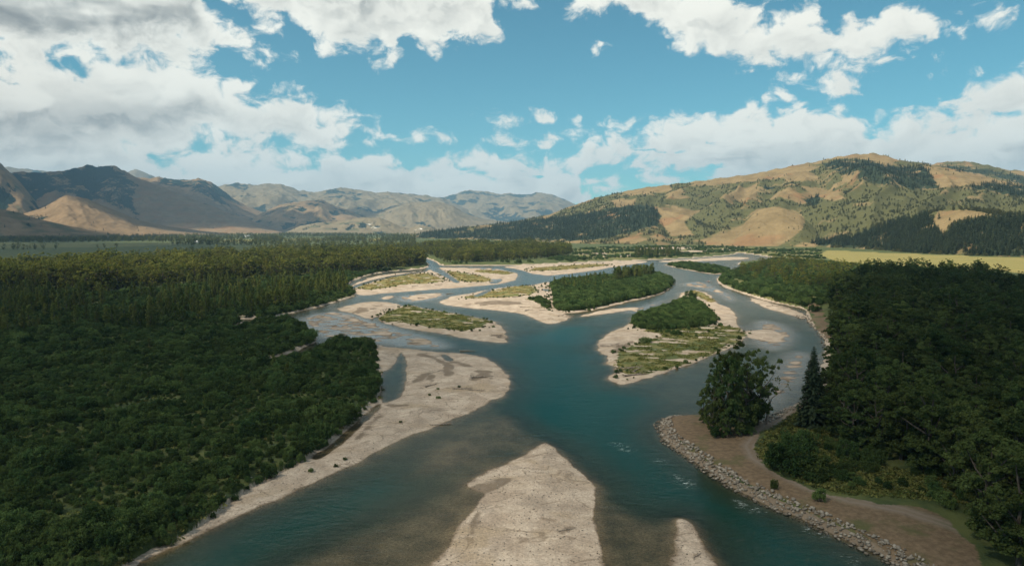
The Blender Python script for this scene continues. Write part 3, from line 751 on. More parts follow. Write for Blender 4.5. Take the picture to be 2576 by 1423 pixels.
def hill(name, label, sil, base, ridge, mat, nt_=260, ns=90, relief=0.16, gw=260.0, power=1.25, seed=1, rough=0.03, paint=None, bump=None, cat='hill'):
    a, _ = az_tan(sil)
    thh = np.linspace(a.min(), a.max(), nt_)
    tan = interp_line(sil, thh)
    if np.isscalar(ridge): r1 = np.full(nt_, float(ridge))
    else:
        ra, _ = az_tan([(p[0], HORIZ) for p in ridge]); r1 = np.interp(thh, ra, [p[1] for p in ridge])
    if np.isscalar(base): r0 = np.full(nt_, float(base))
    else:
        ba, _ = az_tan(base); bp = ground_at(base); r0 = np.interp(thh, ba, np.hypot(bp[:, 0], bp[:, 1]))
    zr = CAM_H + tan * r1
    s = np.concatenate([np.linspace(0, 1, ns), np.linspace(1.03, 1.25, 6)])
    S, T = np.meshgrid(s, thh, indexing='ij')
    R = r0[None] + (r1 - r0)[None] * S
    X = np.sin(T) * R; Y = np.cos(T) * R
    front = np.clip(S, 0, 1); back = np.clip(S - 1, 0, 1)
    Zr = zr[None] * np.ones_like(S)
    g = front ** power
    Z = -4 + (Zr + 4) * g * (1 - 0.85 * smooth(back, 0, 0.6))
    along = T * r1.mean() + 0.5 * gw * fbm(X / (gw * 2.2), Y / (gw * 2.2), 2, seed + 50)
    gul = 1 - 2 * np.abs(fbm(along / gw, front * 1.1 + 0.3, 3, seed))          # spurs run down the slope
    env = np.clip(front * 1.6, 0, 1) * np.clip((1 - front) * 2.2, 0, 1)
    Z += relief * np.maximum(Zr, 0) * env * (gul - 0.55) * 0.8
    Z += relief * 0.35 * np.maximum(Zr, 0) * env * fbm(X / (gw * 1.4), Y / (gw * 1.4), 4, seed + 7)
    Z += rough * np.maximum(Zr, 0) * fbm(X / (gw * 0.16), Y / (gw * 0.16), 4, seed + 9) * np.clip(front * 3, 0, 1)
    if bump is not None: Z += bump(X, Y, Z, front)
    U, V = sheet(X, Y, Z)
    n = X.size
    C = np.zeros((n, 4))
    if paint is not None: paint(C, U.ravel(), V.ravel(), X.ravel(), Y.ravel(), Z.ravel(), front.ravel(), gul.ravel())
    idx = np.arange(n).reshape(S.shape)
    q = np.stack([idx[:-1, :-1], idx[:-1, 1:], idx[1:, 1:], idx[1:, :-1]], -1).reshape(-1, 4)
    me = new_mesh(name, np.stack([X.ravel(), Y.ravel(), Z.ravel()], 1), q)
    color_attr(me, 'cover', C)
    o = link(name, me, mat, kind='structure', label=label, cat=cat)
    h = dict(X=X, Y=Y, Z=Z, ns=ns, C=C.reshape(S.shape + (4,)), U=U, V=V, name=name)
    HILLS.append(h)
    return h


def pm(polys, U, V, soft=8):
    r = np.zeros(U.shape)
    for P in polys:
        P = np.asarray(P, float)
        r = np.maximum(r, smooth(seg_polygon_sd(P, U, V, 40, -60), -soft, soft))
    return r


# --- the big dry hill on the right
CONIFER_R = [[(2055, 409), (2110, 400), (2180, 403), (2240, 415), (2330, 425), (2350, 450), (2372, 474), (2300, 477), (2220, 466), (2160, 456), (2120, 440)],
             [(2430, 472), (2500, 455), (2590, 470), (2590, 500), (2480, 482)], [(2350, 412), (2420, 418), (2510, 430), (2590, 445), (2590, 470), (2500, 446), (2400, 430)],
             [(2020, 500), (2060, 490), (2065, 515), (2030, 520)], [(1920, 470), (1950, 466), (1945, 482), (1918, 484)]]
CONIFER_SPUR = [[(1190, 580), (1250, 560), (1400, 545), (1500, 530), (1560, 515), (1640, 512), (1665, 545), (1655, 572), (1560, 592), (1500, 606), (1250, 604), (1045, 600), (1060, 580), (1150, 566)]]
CONIFER_FOOT = [[(2030, 606), (2150, 594), (2240, 562), (2330, 535), (2350, 560), (2375, 600), (2400, 570), (2440, 553), (2590, 545), (2590, 648), (2400, 643), (2300, 639), (2150, 625), (2040, 617)]]
BARE_R = [[(1640, 520), (1700, 525), (1760, 530), (1720, 560), (1745, 592), (1690, 592), (1665, 560)],
          [(1905, 525), (1960, 520), (2022, 545), (2020, 570), (2000, 590), (1960, 616), (1850, 616), (1770, 618), (1800, 602), (1870, 572), (1892, 545)],
          [(2360, 530), (2440, 528), (2492, 540), (2440, 550), (2385, 560), (2374, 592), (2345, 570)],
          [(1842, 484), (1900, 465), (1900, 480), (1872, 512), (1848, 500)], [(2020, 470), (2080, 478), (2130, 500), (2090, 505), (2040, 485)],
          [(1560, 470), (1680, 465), (1690, 478), (1580, 490)], [(1540, 505), (1600, 500), (1590, 520), (1550, 522)], [(2050, 400), (2190, 386), (2260, 402), (2240, 412), (2180, 400), (2110, 397)],
          [(1700, 455), (2000, 415), (2060, 420), (2000, 440), (1800, 465)], [(2240, 440), (2330, 430), (2420, 430), (2560, 468), (2450, 462), (2380, 470)], [(1960, 430), (2030, 430), (2060, 450), (1980, 455)]]
GREEN_R = [[(1700, 530), (1900, 525), (1870, 570), (1780, 600), (1740, 592)], [(2030, 500), (2250, 480), (2590, 500), (2590, 560), (2350, 530), (2200, 560), (2030, 600), (2022, 550)],
           [(1400, 530), (1500, 505), (1640, 500), (1800, 490), (1840, 500), (1800, 525), (1650, 520)], [(1800, 505), (1900, 515), (1960, 500), (2000, 520), (1900, 527)]]


def paint_right(C, U, V, X, Y, Z, f, gul):
    n = fbm(X / 170, Y / 170, 4, 61); n2 = fbm(X / 60, Y / 60, 3, 62)
    con = pm(CONIFER_R + CONIFER_SPUR + CONIFER_FOOT, U, V, 6)
    bare = pm(BARE_R, U, V, 5); gre = pm(GREEN_R, U, V, 12)
    C[:, 0] = np.clip(con * (0.75 + 0.45 * n2) + 0.1 * n2, 0, 1)
    C[:, 1] = np.clip(gre * 0.75 + smooth(n - 0.5 * (gul - 0.6) + 0.25 * n2, -0.50, 0.05) * 0.72 + 0.22 * n2, 0, 1) * (1 - bare)
    C[:, 2] = smooth(fbm(X / 220, Y / 120, 3, 63), 0.18, 0.5) * 0.75
    return


h_back = hill('hill', 'wooded rounded hill behind the big dry hill at the right edge', [(2200, 430), (2290, 425), (2345, 412), (2400, 405), (2450, 409), (2520, 424), (2600, 436), (2800, 470)], 2600, 3900, M_HILL_R, 120, 50, 0.1, 300, seed=21, paint=paint_right)
h_main = hill('hill', 'big rounded dry grass hill with patches of conifers and aspen', [(1030, 590), (1100, 583), (1200, 572), (1300, 556), (1380, 540), (1430, 521), (1500, 497), (1600, 475), (1700, 462), (1790, 452), (1900, 436), (2000, 417), (2060, 405), (2100, 395), (2150, 389), (2190, 386), (2225, 392), (2260, 402), (2330, 412), (2400, 425), (2480, 445), (2576, 468), (2800, 500), (3000, 520)],
              [(1030, 597), (1250, 602), (1450, 613), (1650, 617), (1800, 620), (2050, 624), (2300, 636), (2576, 640), (3000, 650)],
              [(1030, 3300), (1400, 3000), (1700, 2900), (2100, 2900), (2300, 2900), (2576, 2700), (3000, 2600)], M_HILL_R, 520, 170, 0.24, 230, 1.02, seed=22, rough=0.022, paint=paint_right)
h_spur = hill('hill', 'low spur clothed in dark conifers beside the far river bend', [(1030, 597), (1060, 588), (1100, 580), (1180, 570), (1260, 562), (1330, 558), (1400, 552), (1480, 540), (1560, 528), (1630, 522), (1665, 545), (1690, 580), (1720, 612)],
              [(1030, 600), (1250, 606), (1450, 615), (1650, 619), (1720, 620)], [(1030, 2900), (1300, 2750), (1500, 2450), (1650, 2300), (1720, 2200)], M_HILL_R, 220, 70, 0.10, 200, 1.0, seed=23, paint=paint_right)
h_knob = hill('hill', 'smooth bare tan knob at the foot of the big hill', [(1735, 617), (1790, 606), (1850, 580), (1885, 545), (1910, 527), (1940, 521), (1970, 523), (2015, 543), (2045, 570), (2090, 605), (2120, 620)],
              [(1735, 619), (1850, 622), (1950, 622), (2120, 626)], [(1735, 1900), (1900, 2000), (2120, 1850)], M_HILL_R, 150, 60, 0.10, 130, 0.85, seed=24, paint=paint_right)
h_foot = hill('hill', 'wooded foothill with a bare tan crown at the right edge', [(2000, 621), (2080, 603), (2160, 580), (2230, 560), (2300, 543), (2350, 530), (2420, 524), (2490, 530), (2540, 538), (2600, 536), (2700, 525), (3000, 520)],
              [(2000, 623), (2150, 627), (2300, 640), (2430, 646), (2576, 650), (3000, 660)], [(2000, 1750), (2300, 1650), (2576, 1500), (3000, 1400)], M_HILL_R, 240, 80, 0.12, 180, 0.95, seed=25, paint=paint_right)


# --- the range on the left
def left_painter(forest_polys, bare_polys=(), fbias=0.0, gbias=0.0, sc=500.0, seed=70, pale=None, brown=0.0):
    def p(C, U, V, X, Y, Z, f, gul):
        n = fbm(X / sc, Y / sc, 5, seed, 0.6); n2 = fbm(X / (sc * 0.2), Y / (sc * 0.2), 4, seed + 1, 0.6)
        fo = pm(forest_polys, U, V, 10) if forest_polys else 0.0
        ba = pm(bare_polys, U, V, 6) if bare_polys else 0.0
        C[:, 0] = np.clip(fo * 0.62 + smooth(n + 0.5 * n2 - 0.7 * (gul - 0.6) + fbias, 0.0, 0.45) * 0.8 + 0.2 * n2, 0, 1) * (1 - ba)
        C[:, 1] = np.clip(smooth(n2 + 0.6 * n + gbias, -0.1, 0.6) * 0.7, 0, 1) * (1 - ba)
        C[:, 2] = brown * smooth(n2, -0.2, 0.4)
        if pale: C[:, 3] = pm(pale, U, V, 5) * 0.52 + 0.25 * n2 * pm(pale, U, V, 15)
    return p


hill('mountain', 'pale bare far peaks showing over the dark left mountain', [(-300, 440), (0, 424), (24, 420), (60, 424), (108, 430), (160, 440), (280, 440), (316, 434), (340, 427), (362, 431), (392, 446), (450, 470)], 9000, 13000, M_HILL_F, 160, 40, 0.12, 700, seed=31, paint=left_painter(None, fbias=-0.6), cat='mountain')
hill('mountain', 'hazy blue mountain far up the valley', [(1040, 510), (1085, 503), (1111, 498), (1136, 490), (1171, 480), (1192, 479), (1227, 482), (1249, 488), (1292, 487), (1317, 491), (1336, 487), (1361, 484), (1383, 488), (1414, 499), (1436, 510), (1480, 530), (1560, 570)], 8000, 11500, M_HILL_F, 260, 80, 0.25, 800, 1.1, seed=32, rough=0.05, paint=left_painter(None, fbias=0.12), cat='mountain')
hill('mountain', 'long grey blue ridge above the middle of the valley', [(500, 500), (545, 470), (564, 465), (591, 460), (612, 462), (643, 465), (680, 462), (708, 463), (725, 469), (756, 481), (797, 484), (832, 475), (859, 473), (885, 476), (899, 479), (924, 480), (946, 485), (974, 482), (1024, 487), (1055, 490), (1086, 494), (1117, 499), (1180, 530), (1240, 560)], 6400, 9500, M_HILL_F, 320, 90, 0.26, 700, 1.1, seed=33, rough=0.05, paint=left_painter(None, fbias=0.05), cat='mountain')
hill('mountain', 'pointed forested mountain right of the dark left mountain', [(300, 440), (344, 445), (378, 449), (395, 445), (430, 451), (457, 453), (481, 453), (498, 448), (515, 452), (536, 462), (557, 476), (584, 498), (619, 517), (670, 537), (705, 557), (760, 580)], 5200, 7600, M_HILL_L, 260, 90, 0.20, 520, 1.1, seed=34, paint=left_painter([[(395, 446), (498, 449), (560, 478), (640, 540), (560, 520), (480, 480), (400, 465)]], [[(557, 497), (580, 505), (640, 535), (600, 532)]], fbias=-0.1, brown=0.3), cat='mountain')
hill('hill', 'low green and tan hills before the middle ridge', [(590, 570), (640, 545), (705, 514), (756, 507), (808, 502), (842, 518), (885, 532), (920, 545), (970, 562)], 5200, 6600, M_HILL_L, 180, 60, 0.22, 300, 1.0, seed=35, paint=left_painter(None, fbias=0.0, gbias=0.2))
hill('hill', 'smooth pale tan hill with fluted face in the middle distance', [(880, 560), (905, 545), (939, 539), (980, 524), (1024, 510), (1055, 508), (1092, 507), (1117, 510), (1142, 518), (1164, 533), (1196, 546), (1230, 553), (1330, 562), (1400, 575)], 5600, 6900, M_HILL_F, 220, 70, 0.15, 170, 0.85, seed=36, paint=left_painter(None, fbias=-0.5, gbias=-0.2))
hill('hill', 'low tan hill with white cliffs beside the far river bend', [(700, 590), (720, 583), (756, 568), (800, 560), (836, 557), (883, 551), (914, 546), (955, 548), (980, 557), (1008, 570), (1030, 574), (1055, 566), (1085, 570), (1110, 582), (1140, 592)], 4100, 4700, M_HILL_F, 220, 60, 0.14, 120, 0.75, seed=37, paint=left_painter(None, fbias=-0.35, pale=[[(915, 560), (945, 558), (965, 570), (955, 584), (935, 582)], [(1035, 572), (1062, 568), (1068, 580), (1040, 584)], [(865, 574), (880, 572), (878, 580)]]))
hill('mountain', 'dark forested mountain with long brown spur on the left', [(-700, 430), (-300, 440), (-100, 436), (0, 436), (34, 433), (113, 433), (155, 432), (179, 426), (216, 416), (247, 419), (285, 417), (309, 428), (330, 439), (360, 452), (395, 465), (480, 499), (550, 524), (600, 545), (653, 562), (722, 586), (760, 592)], [(-700, 592), (0, 590), (400, 588), (760, 589)],
     [(-700, 5600), (0, 5800), (250, 6200), (400, 5900), (600, 5300), (760, 5000)], M_HILL_L, 360, 120, 0.16, 420, 1.15, seed=38,
     paint=left_painter([[(-300, 436), (155, 430), (250, 416), (312, 428), (350, 470), (335, 500), (345, 530), (390, 560), (300, 530), (250, 505), (168, 490), (60, 470), (-300, 480)]], [[(420, 480), (500, 508), (600, 550), (700, 585), (420, 590), (380, 540), (360, 480)]], fbias=-0.2, gbias=-0.2, brown=0.75), cat='mountain')
hill('mountain', 'sunlit rocky mountainside dotted with trees at the left edge', [(-700, 380), (-200, 396), (0, 412), (14, 424), (30, 438), (60, 468), (85, 500), (105, 530), (130, 560)], 4300, 5000, M_HILL_L, 160, 70, 0.14, 260, 1.0, seed=39, paint=left_painter(None, fbias=-0.12), cat='mountain')
hill('hill', 'smooth tan foothill with a shaded right side', [(-200, 562), (0, 556), (60, 537), (115, 520), (150, 498), (168, 492), (195, 495), (220, 500), (275, 523), (344, 552), (412, 567), (500, 580), (600, 590)], 3700, 4300, M_HILL_L, 240, 70, 0.11, 170, 0.9, seed=40, paint=left_painter([[(60, 550), (80, 535), (120, 545), (100, 560)]], None, fbias=-0.9, gbias=-0.6))
hill('hill', 'low dark foothill at the left edge of the valley', [(-700, 500), (-200, 515), (0, 525), (52, 536), (93, 550), (137, 560), (190, 572), (250, 584), (300, 592)], 3300, 3800, M_HILL_L, 160, 50, 0.10, 200, 0.9, seed=42, paint=left_painter(None, fbias=-0.3, gbias=0.3))


# ------------------------------------------------------------------ unseen clouds out of view, outlined to throw shade on chosen ground
def cloud_material(dens):
    mt, nt, out = material('cloud')
    at = nt.n.new('ShaderNodeAttribute'); at.attribute_name = 'thick'
    pos = nt.node('ShaderNodeNewGeometry', out=0)
    n = nt.noise(pos, 0.006, 4.0, 0.6)
    a = nt.m('MULTIPLY', nt.ss(nt.m('ADD', at.outputs['Fac'], nt.m('MULTIPLY', nt.m('SUBTRACT', n, 0.5), 0.8)), 0.1, 0.65), dens)
    bs = nt.node('ShaderNodeMixShader', (a, nt.node('ShaderNodeBsdfTransparent'), nt.node('ShaderNodeBsdfDiffuse', {'Color': (0.9, 0.9, 0.9, 1)})))
    nt.l.new(bs, out.inputs[0])
    return mt


M_CLOUD = {d: cloud_material(d) for d in (0.26, 0.36, 0.5, 0.62, 0.80)}


def cloud(poly_xy, z_ground, label, soft, dens=0.80, alt=4000.0, seed=1):
    P = chaikin(np.asarray(poly_xy, float), 2)
    sh = SUN / SUN[2] * (alt - z_ground)
    P = P + sh[:2]  # outline of the wanted ground shade, moved sunward to the cloud's height
    lo, hi = P.min(0) - soft, P.max(0) + soft
    nx = 90; ny = max(20, int(nx * (hi[1] - lo[1]) / (hi[0] - lo[0]))); ny = min(ny, 160)
    X, Y = np.meshgrid(np.linspace(lo[0], hi[0], nx), np.linspace(lo[1], hi[1], ny))
    x, y = X.ravel(), Y.ravel()
    sd = seg_polygon_sd(P, x, y, soft * 2, -soft * 2) + fbm(x / (soft * 3), y / (soft * 3), 4, seed) * soft * 0.7
    t = smooth(sd, -soft, soft)
    L = min(hi[0] - lo[0], hi[1] - lo[1])
    top = alt + 0.22 * L * np.sqrt(t) * (0.7 + 0.6 * np.abs(fbm(x / (L * 0.16), y / (L * 0.16), 4, seed + 1)))
    bot = alt - 0.02 * L * t * (1 + fbm(x / (L * 0.2), y / (L * 0.2), 3, seed + 2)) - 1.0
    keep = t > 0.02
    idx = np.arange(nx * ny).reshape(ny, nx)
    q = np.stack([idx[:-1, :-1], idx[:-1, 1:], idx[1:, 1:], idx[1:, :-1]], -1).reshape(-1, 4)
    q = q[keep[q].all(1)]
    V = np.concatenate([np.stack([x, y, top], 1), np.stack([x, y, bot], 1)])
    used = np.unique(q); n = len(x)
    F = np.concatenate([q, q[:, ::-1] + n])
    u2 = np.concatenate([used, used + n]); rm = np.full(2 * n, -1, np.int64); rm[u2] = np.arange(len(u2))
    me = new_mesh('cloud', V[u2], rm[F])
    a = me.attributes.new('thick', 'FLOAT', 'POINT'); a.data.foreach_set('value', np.concatenate([t, t])[u2].astype(np.float32))
    link('cloud', me, M_CLOUD[dens], kind='structure', label=label, cat='cloud')


# near ground: shade over the foreground and both near banks
cloud([(-460, -190), (-480, 430), (-390, 510), (-270, 450), (-170, 370), (-90, 320), (0, 275), (90, 300), (180, 400), (270, 540), (420, 620), (560, 600), (560, 300), (440, -190)], 5, 'unseen white cumulus outlined to shade the near river', 80, 0.26, seed=3)

cloud([(70, -60), (52, 90), (40, 150), (75, 200), (165, 330), (230, 480), (300, 600), (470, 640), (620, 600), (620, 0), (400, -80)], 12, 'unseen white cumulus added to shade the right bank forest', 50, 0.62, seed=13)  # this and the next are added to deepen the shade on the banks
cloud([(-460, -60), (-480, 430), (-390, 510), (-290, 440), (-190, 360), (-105, 300), (-45, 220), (-50, 130), (-90, 60), (-200, -60)], 5, 'unseen white cumulus added to shade the left bank thicket', 60, 0.36, seed=23)


def polar(l): return [(math.sin(math.radians(a)) * r, math.cos(math.radians(a)) * r) for a, r in l]


cloud(polar([(-41, 4800), (-41, 7200), (-33, 7400), (-27, 7400), (-24, 6800), (-21, 5900), (-18.5, 5200), (-22, 4800), (-27, 4900), (-31, 5000), (-34, 5000)]), 250, 'unseen white cumulus outlined to shade the left mountain', 110, 0.80, seed=4)
cloud(polar([(-42, 3000), (-42, 3900), (-36.5, 3900), (-33, 3700), (-30.5, 3500), (-30, 3200), (-33, 2500), (-38, 2300)]), 40, 'unseen white cumulus outlined to shade the left foothills', 80, 0.80, seed=5)
cloud(polar([(-42, 1250), (-42, 2350), (-33, 2300), (-27, 2100), (-23, 1750), (-25, 1400), (-31, 1200)]), 5, 'unseen white cumulus added to shade the far left field', 70, 0.62, seed=9)
cloud(polar([(-31, 4150), (-31, 4400), (-25, 4500), (-23, 4200), (-26.5, 3950)]), 90, 'small unseen white cumulus outlined to shade the tan foothill', 60, 0.80, seed=6)
cloud(polar([(-17, 6300), (-16, 7600), (-9, 8200), (-6, 7600), (-9, 6800), (-12, 6900), (-14, 6200)]), 250, 'unseen white cumulus outlined to shade the middle ridge', 130, 0.5, seed=7)


# ------------------------------------------------------------------ air
def haze_box():
    mt, nt, out = material('valley air')
    v = nt.node('ShaderNodeVolumePrincipled', {'Color': (0.34, 0.62, 0.90, 1), 'Density': 6.2e-5, 'Anisotropy': 0.1})
    nt.l.new(v, out.inputs['Volume'])
    x0, x1, y0, y1, z0, z1 = -16200, 16200, -16200, 16200, -9.0, 1300.0
    V = [(x, y, z) for z in (z0, z1) for y in (y0, y1) for x in (x0, x1)]
    F = [(0, 2, 3, 1), (4, 5, 7, 6), (0, 1, 5, 4), (2, 6, 7, 3), (0, 4, 6, 2), (1, 3, 7, 5)]
    me = new_mesh('haze', np.array(V, float), np.array(F), False)
    link('haze', me, mt, kind='stuff', label='thin bluish haze filling the valley air', cat='haze')


haze_box()
print('HILL max z', max(float(h['Z'].max()) for h in HILLS))
# ------------------------------------------------------------------ plants: materials
def leaf_material(name, c1, c2, transl=0.25, grad=0.5, spread=0.35):
    mt, nt, out = material(name)
    oi = nt.n.new('ShaderNodeObjectInfo')
    pos = nt.node('ShaderNodeNewGeometry', out=0)
    n = nt.noise(pos, 0.55, 2.0, 0.6)
    f = nt.m('ADD', nt.m('MULTIPLY', oi.outputs['Random'], 0.65), nt.m('MULTIPLY', nt.m('SUBTRACT', n, 0.3), 0.8))
    c = nt.mix(nt.ss(f, 0.05, 0.95, kind='LINEAR'), c1, c2)
    val = nt.m('ADD', nt.m('MULTIPLY', nt.m('SUBTRACT', nt.m('FRACT', nt.m('MULTIPLY', oi.outputs['Random'], 7.31)), 0.5), spread * 2), 1.0)
    c = nt.node('ShaderNodeHueSaturation', {'Hue': 0.5, 'Saturation': 1.0, 'Value': val, 'Fac': 1.0, 'Color': c})
    df = nt.node('ShaderNodeBsdfDiffuse', {'Color': c})
    tr = nt.node('ShaderNodeBsdfTranslucent', {'Color': c})
    nt.l.new(nt.node('ShaderNodeMixShader', (transl, df, tr)), out.inputs[0])
    return mt


def bark_material(name, c1, c2):
    mt, nt, out = material(name)
    pos = nt.node('ShaderNodeTexCoord', out=3)
    n = nt.noise(nt.vm('MULTIPLY', pos, (3.0, 3.0, 0.6)), 1.0, 4.0, 0.6)
    c = nt.mix(nt.ss(n, 0.35, 0.65), c1, c2)
    nt.l.new(nt.node('ShaderNodeBsdfDiffuse', {'Color': c}), out.inputs[0])
    return mt


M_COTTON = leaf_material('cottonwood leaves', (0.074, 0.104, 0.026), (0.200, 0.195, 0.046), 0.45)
M_SHADECOTTON = leaf_material('cottonwood leaves darkened for shade', (0.036, 0.066, 0.024), (0.105, 0.130, 0.042), 0.38)  # darker copy of the cottonwood leaves; the right forest's shade put into colour
M_WILLOW = leaf_material('willow leaves', (0.040, 0.082, 0.030), (0.112, 0.155, 0.050), 0.40, spread=0.45)
M_POPLAR = leaf_material('young poplar leaves', (0.060, 0.100, 0.028), (0.165, 0.175, 0.048), 0.42)
M_CONIFER = leaf_material('conifer needles', (0.028, 0.044, 0.026), (0.052, 0.066, 0.034), 0.15)
M_ASPEN = leaf_material('aspen leaves', (0.085, 0.098, 0.046), (0.140, 0.142, 0.064), 0.4, spread=0.2)
M_GRASS = leaf_material('meadow grass', (0.080, 0.110, 0.034), (0.185, 0.175, 0.060), 0.35)
M_DRYGRASS = leaf_material('dry meadow grass', (0.150, 0.140, 0.050), (0.31, 0.235, 0.10), 0.2)
M_BARK = bark_material('grey bark', (0.045, 0.038, 0.030), (0.105, 0.092, 0.078))
M_DEAD = bark_material('weathered wood', (0.13, 0.105, 0.085), (0.30, 0.26, 0.22))


# ------------------------------------------------------------------ plants: shapes
def tube(path, radii, sides=6):
    path = np.asarray(path, float); V = []; F = []
    for i, p in enumerate(path):
        t = path[min(i + 1, len(path) - 1)] - path[max(i - 1, 0)]; t = t / (np.linalg.norm(t) + 1e-9)
        a = np.cross(t, (0.0, 0.0, 1.0) if abs(t[2]) < 0.9 else (1.0, 0.0, 0.0)); a /= np.linalg.norm(a); b = np.cross(t, a)
        for k in range(sides):
            w = 2 * math.pi * k / sides
            V.append(p + radii[i] * (math.cos(w) * a + math.sin(w) * b))
    for i in range(len(path) - 1):
        for k in range(sides):
            k2 = (k + 1) % sides
            F.append((i * sides + k, i * sides + k2, (i + 1) * sides + k2, (i + 1) * sides + k))
    return np.array(V), np.array(F)


def join(parts):
    V = []; F = []; n = 0
    for v, f in parts:
        if len(v) == 0: continue
        V.append(v); F.append(f + n); n += len(v)
    return np.concatenate(V), np.concatenate(F)


def leaves(P, N, size, rng, aspect=1.0, up=None):
    """little rhombic leaf sprays at P with normals N"""
    n = len(P)
    N = N / (np.linalg.norm(N, axis=1, keepdims=True) + 1e-9)
    r = rng.normal(size=(n, 3)) if up is None else up + 0.35 * rng.normal(size=(n, 3))
    A = r - (r * N).sum(1, keepdims=True) * N; A /= (np.linalg.norm(A, axis=1, keepdims=True) + 1e-9)
    B = np.cross(N, A)
    s = (size * rng.uniform(0.6, 1.35, n))[:, None]
    a = A * s * 0.5 * aspect; b = B * s * 0.5 / max(aspect, 1)
    bend = N * s * 0.12
    V = np.stack([P - a - bend, P + b + bend * 0.3, P + a - bend, P - b + bend * 0.3], 1).reshape(-1, 3)
    F = np.arange(4 * n).reshape(n, 4)
    return V, F


def unit(rng, n):
    v = rng.normal(size=(n, 3)); return v / np.linalg.norm(v, axis=1, keepdims=True)


def clumps(cent, rad, per, size, rng, aspect=1.0, squash=0.8, outward=1.5):
    Ps = []; Ns = []
    for c, r in zip(cent, rad):
        k = max(6, int(per * (r / rad.mean()) ** 2))
        d = unit(rng, k); d[:, 2] = np.abs(d[:, 2]) * 0.8 + d[:, 2] * 0.4
        rr_ = r * rng.uniform(0.55, 1.05, k)[:, None]
        Ps.append(c + d * rr_ * np.array([1, 1, squash])); Ns.append(d * outward + 0.7 * rng.normal(size=(k, 3)))
    return leaves(np.concatenate(Ps), np.concatenate(Ns), size, rng, aspect)


def make_cottonwood(seed, H=20.0, spread=0.27, low=0.16, per=62, size=0.55, nclump=64, slim=1.0, skirt=5):
    rng = np.random.default_rng(seed)
    tp = []; limbs = []
    path = [np.array([0, 0, -0.4])]; x = y = 0.0
    for i in range(1, 8):
        x += rng.normal() * 0.25; y += rng.normal() * 0.25; path.append(np.array([x, y, H * 0.8 * i / 7]))
    tp.append(tube(path, np.linspace(0.024 * H, 0.004 * H, 8), 7))
    cent = []; rad = []
    rx = H * spread
    tops = []
    for k in range(9):
        i = rng.integers(1, 6); b = path[i]; a = k * 2.4 + rng.uniform(-0.4, 0.4)
        L = rx * rng.uniform(0.75, 1.15) * (1.0 if i < 5 else 0.7)
        e = b + np.array([math.cos(a) * L, math.sin(a) * L, L * rng.uniform(0.5, 1.3)]); mdl = (b + e) / 2 + np.array([0, 0, -0.04 * H * rng.uniform(0, 1)])
        tp.append(tube([b, mdl, e], [0.010 * H, 0.007 * H, 0.002 * H], 5)); tops.append(e)
    # crown: several big lobes of different size, each made of leaf clumps
    lobes = [(path[-1] + np.array([0, 0, H * 0.06]), H * 0.15)] + [(e, H * rng.uniform(0.09, 0.16)) for e in tops]
    for _ in range(7):
        z = rng.uniform(low + 0.05, 0.8) * H; w = math.sin(math.pi * min(max((z / H - low) / (1.02 - low), 0), 1)) ** 0.6
        a = rng.uniform(0, 6.28); q = rx * w * rng.uniform(0.3, 0.95)
        lobes.append((np.array([math.cos(a) * q, math.sin(a) * q, z]), H * rng.uniform(0.08, 0.14)))
    for k in range(skirt):
        a = k * 2.4 + rng.uniform(-0.5, 0.5); qq = rx * rng.uniform(0.15, 0.75); lobes.append((np.array([math.cos(a) * qq, math.sin(a) * qq, H * rng.uniform(0.08, 0.36)]), H * rng.uniform(0.08, 0.13)))
    for c, r in lobes:
        m = max(3, int(nclump / len(lobes)))
        d = unit(rng, m); d[:, 2] = d[:, 2] * 0.6 + 0.25
        cent += list(c + d * r * rng.uniform(0.35, 1.0, m)[:, None]); rad += list(H * rng.uniform(0.028, 0.062, m))
    cent = np.array(cent); rad = np.array(rad)
    cent[:, :2] *= slim
    cent[:, 2] = np.clip(cent[:, 2], low * H, H * 1.02)
    return join(tp), clumps(cent, rad, per, size, rng, 1.1)


def make_poplar(seed, H=15.0, per=46, size=0.5, width=0.15):
    rng = np.random.default_rng(seed)
    path = [np.array([rng.normal() * 0.05 * i, rng.normal() * 0.05 * i, H * 0.95 * i / 6 - 0.3]) for i in range(7)]
    tp = [tube(path, np.linspace(0.016 * H, 0.003 * H, 7), 6)]
    cent = []; rad = []
    for i in range(46):
        z = rng.uniform(0.12, 1.0); w = width * H * math.sin(math.pi * min(0.98, z * 0.85 + 0.1)) ** 0.7
        a = rng.uniform(0, 6.28); q = w * math.sqrt(rng.uniform(0, 1))
        cent.append((math.cos(a) * q, math.sin(a) * q, z * H)); rad.append(H * rng.uniform(0.035, 0.06))
    for k in range(6):
        z = rng.uniform(0.2, 0.7) * H; a = k * 1.1 + rng.uniform(0, 1)
        tp.append(tube([(0, 0, z), (math.cos(a) * 0.07 * H, math.sin(a) * 0.07 * H, z + 0.1 * H), (math.cos(a) * 0.1 * H, math.sin(a) * 0.1 * H, z + 0.2 * H)], [0.006 * H, 0.004 * H, 0.001 * H], 4))
    return join(tp), clumps(np.array(cent), np.array(rad), per, size, rng, 1.1, 1.1)


